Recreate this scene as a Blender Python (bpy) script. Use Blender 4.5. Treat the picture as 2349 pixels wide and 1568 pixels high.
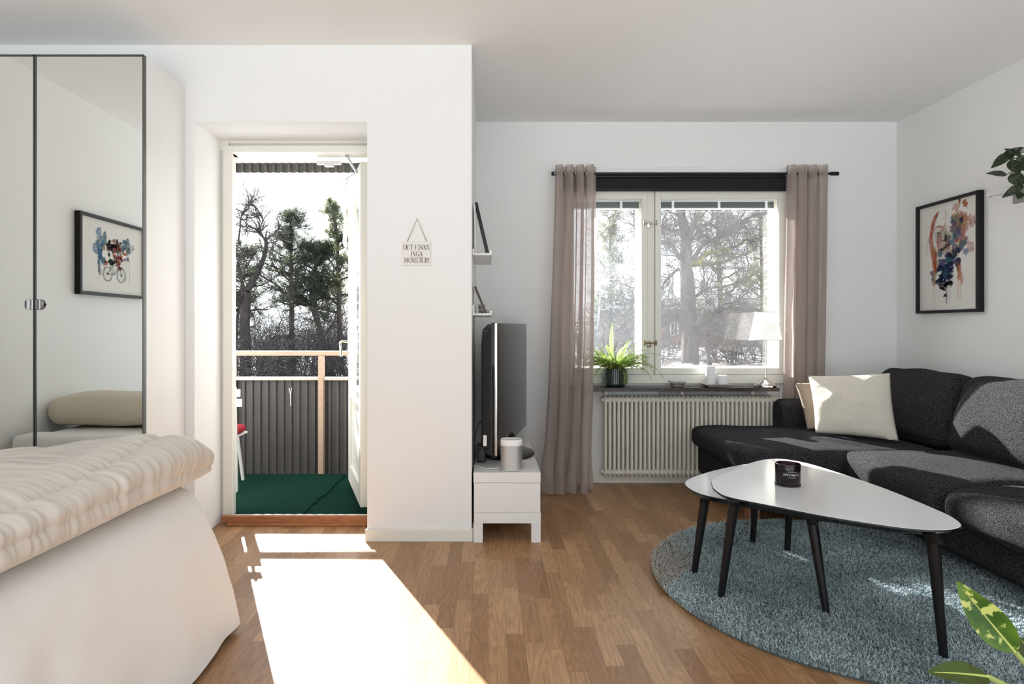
import bpy, bmesh, math, random
import numpy as np
from mathutils import Vector, Matrix, noise as mnoise
S = bpy.context.scene
COL = S.collection
for o in list(bpy.data.objects): bpy.data.objects.remove(o)

# ------------------------------------------------------------------ camera, sky, sun, exposure
F = 1450.0; CX = 1120.0; CY = 750.0; EYE = 1.08        # 2349x1568 frame
cd = bpy.data.cameras.new('camera'); cam = bpy.data.objects.new('camera', cd); COL.objects.link(cam)
cam.location = (0, 0, EYE); cam.rotation_euler = (math.pi / 2, 0, 0)
cd.sensor_width = 36; cd.lens = F * 36 / 2349; cd.shift_x = (1174.5 - CX) / 2349; cd.shift_y = (CY - 784) / 2349
cd.clip_start = .05; cd.clip_end = 600
S.camera = cam
S.view_settings.view_transform = 'Standard'; S.view_settings.look = 'None'
S.view_settings.gamma = 1; S.view_settings.use_curve_mapping = False
S.view_settings.exposure = 0.10

W = bpy.data.worlds.new('sky'); S.world = W; W.use_nodes = True
nt = W.node_tree; nt.nodes.clear()
wo = nt.nodes.new('ShaderNodeOutputWorld'); bg = nt.nodes.new('ShaderNodeBackground')
tc = nt.nodes.new('ShaderNodeTexCoord'); sx = nt.nodes.new('ShaderNodeSeparateXYZ'); rp = nt.nodes.new('ShaderNodeValToRGB')
nz = nt.nodes.new('ShaderNodeTexNoise'); nz.inputs['Scale'].default_value = 3.0; nz.inputs['Detail'].default_value = 6
mr = nt.nodes.new('ShaderNodeMapRange'); mr.inputs[1].default_value = .42; mr.inputs[2].default_value = .62
mx = nt.nodes.new('ShaderNodeMix'); mx.data_type = 'RGBA'
nt.links.new(tc.outputs['Generated'], sx.inputs[0]); nt.links.new(sx.outputs['Z'], rp.inputs[0])
e = rp.color_ramp.elements; e[0].position = 0; e[0].color = (.87, .94, 1, 1); e[1].position = .8; e[1].color = (.55, .72, 1, 1)
nt.links.new(tc.outputs['Generated'], nz.inputs[0]); nt.links.new(nz.outputs[0], mr.inputs[0])
nt.links.new(mr.outputs[0], mx.inputs[0]); nt.links.new(rp.outputs[0], mx.inputs[6]); mx.inputs[7].default_value = (.95, .98, 1, 1)
nt.links.new(mx.outputs[2], bg.inputs[0])
gl = nt.nodes.new('ShaderNodeMapRange')                 # extra glow below the horizon, added to light the ceiling from the open rear
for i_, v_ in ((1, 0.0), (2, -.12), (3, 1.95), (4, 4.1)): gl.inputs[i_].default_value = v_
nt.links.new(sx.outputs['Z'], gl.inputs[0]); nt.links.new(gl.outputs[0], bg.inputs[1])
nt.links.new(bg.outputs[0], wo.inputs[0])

sd = bpy.data.lights.new('sun', 'SUN'); sun = bpy.data.objects.new('sun', sd); COL.objects.link(sun)
sd.energy = 24.0; sd.color = (1, .99, .97); sd.angle = math.radians(.6)
sun.location = (-8, 17, 10)
_d = Vector((.427, -.904, -.490)).normalized()          # direction the sunlight travels
sun.rotation_euler = _d.to_track_quat('-Z', 'Y').to_euler()

# ------------------------------------------------------------------ helpers
def at(x, y, Y):
    """photo pixel + distance from the camera plane -> point"""
    return Vector(((x - CX) * Y / F, Y, EYE - (y - CY) * Y / F))
def wx(x, Y): return (x - CX) * Y / F
def wz(y, Y): return EYE - (y - CY) * Y / F
ROOTLOC = {}
def thing(name, label, cat, loc, group=None):
    o = bpy.data.objects.new(name, None); COL.objects.link(o); o.location = loc; o.empty_display_size = .05
    o['label'] = label; o['category'] = cat
    if group: o['group'] = group
    ROOTLOC[o.name] = Vector(loc); return o
def struct_root(name, loc, label=None):
    o = bpy.data.objects.new(name, None); COL.objects.link(o); o.location = loc; o['kind'] = 'structure'
    ROOTLOC[o.name] = Vector(loc)
    if label: o['label'] = label
    return o
def tag(o, label, cat, group=None, kind=None):
    o['label'] = label; o['category'] = cat
    if group: o['group'] = group
    if kind: o['kind'] = kind
    return o
class MB:
    def __init__(s): s.v = []; s.f = []; s.m = []; s.mats = []; s.cur = 0; s.M = Matrix.Identity(4)
    def mat(s, m):
        if m not in s.mats: s.mats.append(m)
        s.cur = s.mats.index(m); return s
    def add(s, vs, fs):
        b = len(s.v); M = s.M
        s.v.extend([tuple(M @ Vector(p)) for p in vs])
        s.f.extend([tuple(b + i for i in f) for f in fs]); s.m.extend([s.cur] * len(fs)); return s
    def box(s, x0, x1, y0, y1, z0, z1, bev=0, seg=2):
        bm = bmesh.new(); bmesh.ops.create_cube(bm, size=1)
        for v in bm.verts: v.co = Vector(((x0 + x1) / 2 + v.co.x * (x1 - x0), (y0 + y1) / 2 + v.co.y * (y1 - y0), (z0 + z1) / 2 + v.co.z * (z1 - z0)))
        if bev: bmesh.ops.bevel(bm, geom=bm.edges[:], offset=bev, segments=seg, profile=.5, affect='EDGES')
        bm.verts.index_update()
        s.add([v.co for v in bm.verts], [[v.index for v in f.verts] for f in bm.faces]); bm.free(); return s
    def lathe(s, c, prof, n=32, cap=True, sx=1, sy=1):
        vs = []; fs = []
        for r, z in prof:
            for i in range(n):
                a = 2 * math.pi * i / n; vs.append((c[0] + r * math.cos(a) * sx, c[1] + r * math.sin(a) * sy, c[2] + z))
        for k in range(len(prof) - 1):
            for i in range(n):
                j = (i + 1) % n; fs.append((k * n + i, k * n + j, (k + 1) * n + j, (k + 1) * n + i))
        if cap:
            fs.append(tuple(range(n))[::-1]); fs.append(tuple((len(prof) - 1) * n + i for i in range(n)))
        return s.add(vs, fs)
    def tube(s, pts, r, n=8, cap=True):
        pts = [Vector(p) for p in pts]; k = len(pts)
        rr = r if hasattr(r, '__len__') else [r] * k
        vs = []; fs = []; up = Vector((0, 0, 1)); prev = None
        for i in range(k):
            t = (pts[min(i + 1, k - 1)] - pts[max(i - 1, 0)]).normalized()
            if prev is None:
                a = t.cross(up if abs(t.z) < .9 else Vector((1, 0, 0))).normalized()
            else:
                a = (prev - t * prev.dot(t))
                a = a.normalized() if a.length > 1e-6 else t.orthogonal().normalized()
            prev = a; b = t.cross(a)
            for j in range(n):
                q = 2 * math.pi * j / n; vs.append(pts[i] + (a * math.cos(q) + b * math.sin(q)) * rr[i])
        for i in range(k - 1):
            for j in range(n):
                j2 = (j + 1) % n; fs.append((i * n + j, i * n + j2, (i + 1) * n + j2, (i + 1) * n + j))
        if cap: fs.append(tuple(range(n))[::-1]); fs.append(tuple((k - 1) * n + j for j in range(n)))
        return s.add(vs, fs)
    def prism(s, poly, z0, z1, poly2=None):
        n = len(poly); p2 = poly2 or poly
        vs = [(p[0], p[1], z0) for p in poly] + [(p[0], p[1], z1) for p in p2]
        fs = [tuple(range(n))[::-1], tuple(range(n, 2 * n))] + [(i, (i + 1) % n, n + (i + 1) % n, n + i) for i in range(n)]
        return s.add(vs, fs)
    def grid(s, P, closed=False):
        a = len(P); b = len(P[0]); vs = [p for row in P for p in row]; fs = []
        for i in range(a - 1):
            for j in range(b - 1 + (1 if closed else 0)):
                j2 = (j + 1) % b; fs.append((i * b + j, i * b + j2, (i + 1) * b + j2, (i + 1) * b + j))
        return s.add(vs, fs)
    def build(s, name, mat=None, parent=None, smooth=False, sharp=40):
        me = bpy.data.meshes.new(name); o = bpy.data.objects.new(name, me); COL.objects.link(o)
        off = Vector((0, 0, 0)); q = parent
        if parent is not None:
            o.parent = parent; off = ROOTLOC[parent.name]
        ROOTLOC[o.name] = off
        me.from_pydata([tuple(Vector(p) - off) for p in s.v] if off.length else s.v, [], s.f)
        if mat is not None: me.materials.append(mat)
        for m in s.mats: me.materials.append(m)
        if s.mats:
            me.polygons.foreach_set('material_index', [m + (1 if mat is not None else 0) for m in s.m] if mat is not None else s.m)
        if smooth:
            me.polygons.foreach_set('use_smooth', [True] * len(me.polygons))
            if sharp: 
                bm = bmesh.new(); bm.from_mesh(me)
                th = math.radians(sharp)
                for ed in bm.edges:
                    if len(ed.link_faces) == 2 and ed.calc_face_angle(0) > th: ed.smooth = False
                bm.to_mesh(me); bm.free()
        me.update(); return o
def structure(name, mb, mat, label=None):
    o = mb.build(name, mat); o['kind'] = 'structure'
    if label: o['label'] = label
    return o

# ------------------------------------------------------------------ materials
MAT = {}
def M(name, col=(.8, .8, .8), rough=.5, metal=0, spec=.5, var=None, bump=None, sheen=0, coat=0, trans=0, emit=None):
    if name in MAT: return MAT[name]
    m = bpy.data.materials.new(name); m.use_nodes = True; MAT[name] = m
    t = m.node_tree; b = t.nodes['Principled BSDF']
    b.inputs['Base Color'].default_value = (*col, 1); b.inputs['Roughness'].default_value = rough
    b.inputs['Metallic'].default_value = metal; b.inputs['Specular IOR Level'].default_value = spec
    if sheen: b.inputs['Sheen Weight'].default_value = sheen
    if coat: b.inputs['Coat Weight'].default_value = coat; b.inputs['Coat Roughness'].default_value = .05
    if trans: b.inputs['Transmission Weight'].default_value = trans
    if var or bump:
        tcn = t.nodes.new('ShaderNodeTexCoord')
    if var:   # (scale, colour2, contrast lo, hi, (sx,sy,sz))
        n = t.nodes.new('ShaderNodeTexNoise'); n.inputs['Scale'].default_value = var[0]; n.inputs['Detail'].default_value = 5
        r = t.nodes.new('ShaderNodeMapRange'); r.inputs[1].default_value = var[2]; r.inputs[2].default_value = var[3]
        x = t.nodes.new('ShaderNodeMix'); x.data_type = 'RGBA'; x.inputs[6].default_value = (*col, 1); x.inputs[7].default_value = (*var[1], 1)
        src = tcn.outputs['Object']
        if len(var) > 4:
            mp = t.nodes.new('ShaderNodeMapping'); mp.inputs['Scale'].default_value = var[4]; t.links.new(src, mp.inputs[0]); src = mp.outputs[0]
        t.links.new(src, n.inputs[0]); t.links.new(n.outputs[0], r.inputs[0]); t.links.new(r.outputs[0], x.inputs[0]); t.links.new(x.outputs[2], b.inputs['Base Color'])
    if bump:  # (scale, strength, (sx,sy,sz))
        n = t.nodes.new('ShaderNodeTexNoise'); n.inputs['Scale'].default_value = bump[0]; n.inputs['Detail'].default_value = 4
        bp = t.nodes.new('ShaderNodeBump'); bp.inputs['Strength'].default_value = bump[1]; bp.inputs['Distance'].default_value = bump[3] if len(bump) > 3 else .01
        src = tcn.outputs['Object']
        if len(bump) > 2 and bump[2]:
            mp = t.nodes.new('ShaderNodeMapping'); mp.inputs['Scale'].default_value = bump[2]; t.links.new(src, mp.inputs[0]); src = mp.outputs[0]
        t.links.new(src, n.inputs[0]); t.links.new(n.outputs[0], bp.inputs['Height']); t.links.new(bp.outputs[0], b.inputs['Normal'])
    if emit: b.inputs['Emission Color'].default_value = (*emit[0], 1); b.inputs['Emission Strength'].default_value = emit[1]
    return m
class NG:
    """tiny node helper"""
    def __init__(s, name):
        s.m = bpy.data.materials.new(name); s.m.use_nodes = True; s.t = s.m.node_tree; s.t.nodes.clear(); MAT[name] = s.m
    def n(s, typ, ins=None, **kw):
        x = s.t.nodes.new('ShaderNode' + typ)
        for k, v in kw.items(): setattr(x, k, v)
        for k, v in (ins or {}).items():
            if hasattr(v, 'is_linked'): s.t.links.new(v, x.inputs[k])
            else: x.inputs[k].default_value = v
        return x
    def math(s, op, a, b=0): return s.n('Math', {0: a, 1: b}, operation=op).outputs[0]
    def out(s, sh): s.n('OutputMaterial', {0: sh}); return s.m

wall_white = M('wall_paint', (.85, .85, .84), .85, bump=(60, .05))
ceil_white = M('ceiling_paint', (.90, .90, .89), .9, bump=(40, .05))
trim_white = M('trim_paint', (.80, .78, .70), .45)
win_white = M('window_paint', (.80, .79, .72), .4)
white_foil = M('white_foil', (.82, .81, .79), .28)
black_paint = M('black_paint', (.010, .010, .011), .5, spec=.25)
black_satin = M('black_satin', (.010, .010, .011), .32, spec=.3)
black_gloss = M('black_gloss', (.008, .008, .009), .08, spec=.35)
chrome = M('chrome', (.8, .79, .77), .12, 1)
steel = M('brushed_steel', (.55, .55, .56), .32, 1)
alu_dark = M('dark_aluminium', (.12, .12, .12), .4, .8)
mirror_m = M('mirror_glass', (.86, .87, .84), .0, 1)

# oak parquet
g = NG('oak_parquet'); tcn = g.n('TexCoord'); sp = g.n('SeparateXYZ', {0: tcn.outputs['Object']})
cxm = g.math('DIVIDE', sp.outputs[0], .0625); col_i = g.math('FLOOR', cxm)
wn = g.n('TexWhiteNoise', {'W': col_i}, noise_dimensions='1D')
yy = g.math('ADD', g.math('DIVIDE', sp.outputs[1], .40), g.math('MULTIPLY', wn.outputs[0], 9.7)); row_i = g.math('FLOOR', yy)
cmb = g.n('CombineXYZ', {0: col_i, 1: row_i, 2: 0.0}); wn2 = g.n('TexWhiteNoise', {0: cmb.outputs[0]}, noise_dimensions='3D')
ofs = g.n('VectorMath', {0: wn2.outputs[1], 1: (37, 41, 23)}, operation='MULTIPLY')
pos = g.n('VectorMath', {0: tcn.outputs['Object'], 1: ofs.outputs[0]}, operation='ADD')
mp = g.n('Mapping', {0: pos.outputs[0], 'Scale': (9, 1.1, 1)})
dn = g.n('TexNoise', {0: mp.outputs[0], 'Scale': 1.3, 'Detail': 2.0})
rings = g.math('SINE', g.math('MULTIPLY', dn.outputs[0], 95.0))
mp2 = g.n('Mapping', {0: pos.outputs[0], 'Scale': (260, 7, 1)}); fn = g.n('TexNoise', {0: mp2.outputs[0], 'Scale': 1.0, 'Detail': 4.0})
cr = g.n('ValToRGB', {0: wn2.outputs[0]})
el = cr.color_ramp.elements; el[0].position = 0; el[0].color = (.30, .155, .070, 1); el[1].position = 1; el[1].color = (.48, .285, .145, 1)
q = el.new(.45); q.color = (.375, .208, .100, 1)
rr_ = g.n('MapRange', {0: rings, 1: -1.0, 2: 1.0, 3: .86, 4: 1.08}); ff_ = g.n('MapRange', {0: fn.outputs[0], 1: .3, 2: .7, 3: .84, 4: 1.12})
gm = g.math('MULTIPLY', rr_.outputs[0], ff_.outputs[0])
fx = g.math('FRACT', cxm); fy = g.math('FRACT', yy)
ex = g.math('MINIMUM', fx, g.math('SUBTRACT', 1.0, fx)); ey = g.math('MULTIPLY', g.math('MINIMUM', fy, g.math('SUBTRACT', 1.0, fy)), 6.4)
seam = g.n('MapRange', {0: g.math('MINIMUM', ex, ey), 1: 0.0, 2: .02, 3: .55, 4: 1.0})
gm = g.math('MULTIPLY', gm, seam.outputs[0])
vm = g.n('VectorMath', {0: cr.outputs[0]}, operation='SCALE'); g.t.links.new(gm, vm.inputs['Scale'])
bs = g.n('BsdfPrincipled', {'Base Color': vm.outputs[0], 'Roughness': .36, 'Specular IOR Level': .36})
bpn = g.n('Bump', {'Height': gm, 'Strength': .12, 'Distance': .002}); g.t.links.new(bpn.outputs[0], bs.inputs['Normal'])
oak = g.out(bs.outputs[0])

# window / balcony glass: straight-through with mirror reflection and a film of winter dust
def glass(name, dust, tint=(1, 1, 1)):
    g = NG(name); tr = g.n('BsdfTransparent', {0: (*tint, 1)}); gl = g.n('BsdfGlossy', {0: (1, 1, 1, 1), 'Roughness': 0.0})
    fr = g.n('Fresnel', {'IOR': 1.5}); m1 = g.n('MixShader', {0: fr.outputs[0], 1: tr.outputs[0], 2: gl.outputs[0]})
    tc_ = g.n('TexCoord'); ns = g.n('TexNoise', {0: tc_.outputs['Object'], 'Scale': 6.0, 'Detail': 6.0})
    rg = g.n('MapRange', {0: ns.outputs[0], 1: .3, 2: .75, 3: dust * .6, 4: dust * 1.5})
    tl = g.n('BsdfTranslucent', {0: (.9, .9, .9, 1)}); m2 = g.n('MixShader', {0: rg.outputs[0], 1: m1.outputs[0], 2: tl.outputs[0]})
    return g.out(m2.outputs[0])
pane_glass = glass('pane_glass', .0035); door_glass = glass('door_glass', .006)
clear_glass = M('clear_glass', (1, 1, 1), .02, trans=1)

# sheer linen-like weave
def weave(name, c1, c2, see, trl):
    g = NG(name); t_ = g.n('TexCoord')
    a = g.n('TexNoise', {0: g.n('Mapping', {0: t_.outputs['UV'], 'Scale': (260, 9, 1)}).outputs[0], 'Scale': 1.0, 'Detail': 3.0})
    b = g.n('TexNoise', {0: g.n('Mapping', {0: t_.outputs['UV'], 'Scale': (12, 420, 1)}).outputs[0], 'Scale': 1.0, 'Detail': 3.0})
    s_ = g.math('MULTIPLY', g.math('ADD', a.outputs[0], b.outputs[0]), .5)
    k = g.n('MapRange', {0: s_, 1: .36, 2: .62}).outputs[0]
    mc = g.n('Mix', {0: k, 6: (*c1, 1), 7: (*c2, 1)}, data_type='RGBA').outputs[2]
    df = g.n('BsdfDiffuse', {0: mc}); tl = g.n('BsdfTranslucent', {0: mc}); tr = g.n('BsdfTransparent', {0: (1, 1, 1, 1)})
    m1 = g.n('MixShader', {0: trl, 1: df.outputs[0], 2: tl.outputs[0]})
    al = g.n('MapRange', {0: k, 1: 0.0, 2: 1.0, 3: see * .5, 4: see * 1.6}).outputs[0]
    m2 = g.n('MixShader', {0: al, 1: m1.outputs[0], 2: tr.outputs[0]})
    return g.out(m2.outputs[0])
curtain_m = weave('sheer_curtain', (.46, .38, .345), (.66, .575, .53), .24, .52)

def fabric(name, c1, c2, scale=420, bump=.35, sheen=.0, aniso=(1, 1, 1)):
    g = NG(name); t_ = g.n('TexCoord')
    mp_ = g.n('Mapping', {0: t_.outputs['Object'], 'Scale': aniso})
    a = g.n('TexNoise', {0: mp_.outputs[0], 'Scale': float(scale), 'Detail': 2.0})
    k = g.n('MapRange', {0: a.outputs[0], 1: .38, 2: .62}).outputs[0]
    mc = g.n('Mix', {0: k, 6: (*c1, 1), 7: (*c2, 1)}, data_type='RGBA').outputs[2]
    b = g.n('Bump', {'Height': k, 'Strength': bump, 'Distance': .002})
    p = g.n('BsdfPrincipled', {'Base Color': mc, 'Roughness': .95, 'Specular IOR Level': .06, 'Sheen Weight': sheen, 'Normal': b.outputs[0]})
    return g.out(p.outputs[0])
sofa_m = fabric('charcoal_weave', (.004, .0038, .0046), (.072, .069, .075), 300, .6, .0)
cream_m = fabric('cream_rib', (.70, .65, .55), (.86, .81, .71), 130, .5, 0, (1, 1, 9))
beige_m = fabric('beige_cotton', (.29, .235, .185), (.38, .315, .25), 500, .2)
duvet_m = M('duvet_satin', (.62, .575, .51), .42, spec=.4, sheen=.2)
sheet_m = M('white_sheet', (.80, .79, .765), .8, bump=(90, .1))
pillow_m = M('beige_pillowcase', (.60, .53, .42), .75)

# ------------------------------------------------------------------ room shell
HC = 2.505; YD = 3.195; YW = 4.394; XL = -2.535; XR = 2.84; YN = -1.7; XP = -.084; XRV = -.612; XLV = -1.485
structure('floor', MB().box(XL - .1, XR + .1, YN, YW + .02, -.08, 0), oak, 'oak block parquet floor of the room')
structure('ceiling', MB().box(XL - .1, XR + .1, YN, YW + .25, HC, HC + .12), ceil_white)
structure('wall_left', MB().box(XL - .12, XL, YN, 3.65, 0, HC), wall_white)
structure('wall_right', MB().box(XR, XR + .12, YN, YW + .25, 0, HC), wall_white)
dw = MB(); _o = [(XL, 0), (XLV, 0), (XLV, 2.117), (XRV, 2.117), (XRV, 0), (XP, 0), (XP, HC), (XL, HC)]
dw.add([(x, YD, z) for x, z in _o] + [(x, 3.65, z) for x, z in _o], [tuple(range(8)), tuple(range(8, 16))[::-1]] + [(i, 8 + i, 8 + (i + 1) % 8, (i + 1) % 8) for i in range(8)])
dw.box(XRV, XP, 3.65, YW + .25, 0, HC)
structure('wall_door', dw, wall_white, 'white wall with balcony door recess and protruding pillar')
WX0, WX1, WZ0, WZ1 = .50, 2.10, .69, 2.10
bw = MB(); bw.box(XP, WX0, YW, YW + .25, 0, HC).box(WX1, XR, YW, YW + .25, 0, HC).box(WX0, WX1, YW, YW + .25, 0, WZ0).box(WX0, WX1, YW, YW + .25, WZ1, HC)
structure('wall_back', bw, wall_white, 'white wall with the window')
structure('baseboard_door', MB().box(XRV - .008, XP + .006, YD - .014, YD, 0, .062, .003), trim_white)
structure('baseboard_back', MB().box(XP, XR, YW - .013, YW, 0, .062, .003), trim_white)
structure('baseboard_right', MB().box(XR - .013, XR, YN, YW - .013, 0, .062, .003), trim_white)
structure('baseboard_pillar', MB().box(XP, XP + .012, YD, YW - .013, 0, .062, .003), trim_white)

# ------------------------------------------------------------------ balcony door
d1 = struct_root('door_1', (-1.05, 3.5, 0), 'open white glazed balcony door in the wall recess')
mb = MB(); mb.box(XLV - .002, -1.46, 3.528, 3.65, 0, 2.118).box(XLV - .002, -1.44, 3.505, 3.65, 2.06, 2.118).box(XLV, XRV, 3.532, 3.65, 2.06, 2.117).box(-1.470, -1.417, 3.50, 3.516, 0, 2.085, .003).box(-1.485, -1.458, 3.516, 3.65, 0, 2.085)
mb.box(XLV, XRV, 3.53, 3.65, 2.085, 2.117, .003).box(-1.417, XRV, 3.50, 3.62, 2.049, 2.085, .002).box(-.665, XRV, 3.50, 3.64, 0, 2.05, .003)
mb.box(XLV + .03, XRV, 3.515, 3.53, 2.10, 2.117)
mb.build('door_frame', trim_white, d1)
mb = MB(); mb.box(-1.455, XRV, 3.438, 3.462, .014, .053, .004); mb.box(-1.42, XRV, 3.425, 3.462, 0, .016, .004)
mb.build('threshold', M('teak_threshold', (.42, .17, .07), .4, var=(14, (.30, .11, .045), .4, .65, (1, 12, 12))), d1)
MB().box(-1.40, -.665, 3.456, 3.466, .045, .0555, .001).build('weather_strip', M('pale_metal', (.75, .74, .71), .35, .6), d1)
H = Vector((-.700, 3.60, 0)); E = Vector((-.915, 4.26, 0)); L = (E - H).length
ang = math.atan2(E.y - H.y, E.x - H.x)
ML = Matrix.Translation(H) @ Matrix.Rotation(ang, 4, 'Z')           # local x along the leaf, y to its left (outer) side
lf = thing; mb = MB(); mb.M = ML
st = .085
mb.box(0, st, -.028, .028, .055, 2.02, .004).box(L - st, L, -.028, .028, .055, 2.02, .004)
mb.box(st, L - st, -.028, .028, 1.93, 2.02, .003).box(st, L - st, -.028, .028, .055, .17, .003).box(st, L - st, -.028, .028, .62, .70, .003)
mb.box(st, L - st, -.012, .012, .17, .62)
leaf = mb.build('door_leaf', trim_white, d1)
mb = MB(); mb.M = ML; mb.box(st, L - st, -.004, .004, .70, 1.93); mb.build('door_pane', door_glass, d1)
mb = MB(); mb.M = ML
hx = L - .045
mb.box(hx - .018, hx + .018, .028, .036, .84, 1.06, .003)
mb.tube([(hx, .03, .98), (hx, .075, .985), (hx - .02, .085, .98), (hx - .05, .085, .93), (hx - .055, .082, .89)], .009, 8)
mb.build('door_handle', chrome, d1, True)
mb = MB(); mb.tube([(-.80, 3.56, 2.045), (-.775, 3.78, 1.985)], .009, 6)
mb.build('door_stay', M('galvanised', (.5, .52, .54), .4, .9), d1)
mb = MB(); mb.box(-.985, -.845, 3.62, 3.645, 2.012, 2.03, .004).box(-.94, -.89, 3.615, 3.65, 2.002, 2.012, .002)
mb.build('latch_plate', M('pale_metal'), d1)
mb = MB(); mb.M = ML
for q in range(4): mb.tube([(L - .03 - q * .008, .035 + q * .006, 1.86), (L - .06 - q * .01, .05 + q * .006, 1.60 + q * .01)], .006, 5)
mb.box(L - .09, L - .02, .03, .07, 1.86, 1.88, .004)
mb.build('rolled_blind_cord', M('blind_cord', (.8, .78, .72), .6), d1, True)

# ------------------------------------------------------------------ balcony
YB = 4.63
structure('balcony_floor', MB().box(-3.3, XLV, 3.65, YB + .05, -.14, -.006).box(XLV + .001, XRV, 3.47, YB + .05, -.14, -.006), M('balcony_concrete', (.35, .34, .33), .9))
structure('balcony_ceiling', MB().box(-3.3, XRV, 3.65, YB + .08, 2.295, 2.50), M('balcony_soffit', (.60, .56, .47), .8), 'pale underside of the balcony above')
def corrug(x0, x1, y, z0, z1, pitch=.0575, dep=.016, th=.0015):
    n = int((x1 - x0) / pitch); xs = []
    for i in range(n + 1):
        a = x0 + i * pitch; xs += [(a, 0), (a + pitch * .52, 0), (a + pitch * .60, dep), (a + pitch * .92, dep)]
    mb = MB(); xs = [(a, d) for a, d in xs if a <= x1]
    vs = []; fs = []
    for a, d in xs: vs += [(a, y - d, z0), (a, y - d, z1), (a, y - d + th + .004, z0), (a, y - d + th + .004, z1)]
    for i in range(len(xs) - 1):
        b = i * 4; fs += [(b, b + 4, b + 5, b + 1), (b + 2, b + 3, b + 7, b + 6), (b, b + 2, b + 6, b + 4), (b + 1, b + 5, b + 7, b + 3)]
    return mb.add(vs, fs)
panel_m = M('brown_sheet_metal', (.045, .040, .037), .6, .0, var=(3, (.06, .054, .05), .35, .7, (1, 1, .4)))
o = corrug(-3.3, XRV, YB + .06, 2.225, 2.31).build('roof_fascia', panel_m)
tag(o, 'brown corrugated metal strip hanging from the balcony ceiling edge', 'fascia')
br = thing('balcony_railing', 'balcony railing with pale wood rails and dark corrugated panel below', 'railing', (-1.3, YB, 0))
rail_m = M('bare_wood_rail', (.40, .28, .20), .6, var=(5, (.33, .23, .16), .4, .7, (1, 9, 9)))
MB().box(-3.28, XRV - .01, YB - .03, YB + .035, .872, .906, .005).build('handrail', rail_m, br)
MB().box(-3.28, XRV - .01, YB - .02, YB + .015, .692, .715, .003).build('lower_rail', M('lower_rail_paint', (.42, .37, .31), .5), br)
for x in (-1.22, -1.868, -2.5, -3.1):
    MB().box(x - .019, x + .019, YB - .032, YB + .02, 0, .872, .004).build('post', rail_m, br)
corrug(-3.28, XRV - .005, YB + .03, -.02, .70).build('corrugated_panel', panel_m, br)
mb = MB(); mb.tube([at(667, 930, YB - .035), at(666.5, 905, YB - .035), at(663, 890, YB - .035)], .003, 5); mb.tube([at(666.5, 903, YB - .035), at(669, 889, YB - .035)], .0025, 5)
o = mb.build('cable_tie_end', M('pale_plastic', (.7, .68, .64), .5), br)
# green outdoor carpet in two lengths
gcar = fabric('green_needle_felt', (.005, .026, .018), (.010, .042, .029), 160, .4)
def slab_poly(pts, z0, z1, mat, name, parent=None, amp=.0):
    mb = MB(); mb.prism(pts, z0, z1); return mb.build(name, mat, parent)
A1 = [(-3.28, 3.656), (-1.45, 3.656), (-1.45, 3.475), (-1.075, 3.475), (-1.067, 3.62), (-1.060, 3.66), (-1.066, 3.80), (-1.052, 3.86), (-1.064, 3.95), (-1.045, 4.02), (-1.034, 4.18), (-1.046, 4.26), (-1.036, 4.46), (-1.038, 4.612), (-3.28, 4.612)]
o = slab_poly(A1, .0035, .012, gcar, 'outdoor_carpet')
tag(o, 'wide dark green outdoor carpet with a frayed diagonal edge on the balcony floor', 'carpet')
o = slab_poly([(-1.30, 3.475), (XRV - .005, 3.475), (XRV - .005, 4.612), (-1.15, 4.612)], -.004, .003, gcar, 'outdoor_carpet')
tag(o, 'narrower green outdoor carpet piece under the open door leaf', 'carpet')
# folding chair at the left of the balcony, only its edge seen through the door
fc = thing('folding_chair', 'white slatted folding chair standing on the green balcony carpet', 'chair', (-1.9, 4.1, .014))
wm = M('white_lacquer', (.82, .80, .75), .4)
XC0, XC1 = -2.03, -1.60
def bar(p, q, w, name, parent, mat, d=None):
    p, q = Vector(p), Vector(q); z = (q - p).normalized(); x = Vector((1, 0, 0)); x = (x - z * x.dot(z)).normalized() if abs(z.x) < .9 else Vector((0, 1, 0)); y = z.cross(x)
    d = d or w; mb = MB(); vs = []
    for c in (p, q):
        for a, b in ((-1, -1), (1, -1), (1, 1), (-1, 1)): vs.append(c + x * a * w / 2 + y * b * d / 2)
    mb.add(vs, [(3, 2, 1, 0), (4, 5, 6, 7), (0, 1, 5, 4), (1, 2, 6, 5), (2, 3, 7, 6), (3, 0, 4, 7)])
    return mb.build(name, mat, parent) if parent is not None else mb
for x in (XC0 + .015, XC1 - .015):
    bar((x + (.0 if x < -1.8 else .022), 3.97, .70), (x - (.0 if x < -1.8 else .02), 4.10, .014), .016, 'leg', fc, wm, .024)
    bar((x - .10, 4.30, .40), (x - .10, 4.42, .014), .014, 'leg', fc, wm, .022)
for z in (.665, .60):
    MB().box(XC0, XC1 + .040, 3.955 + (.70 - z) * .4, 3.972 + (.70 - z) * .4, z - .024, z + .024, .005).build('back_slat', wm, fc)
for i in range(7):
    y = 4.04 + i * .038; MB().box(XC0 + .01, XC1 - .035, y, y + .028, .362, .376, .003).build('seat_slat', wm, fc)
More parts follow.
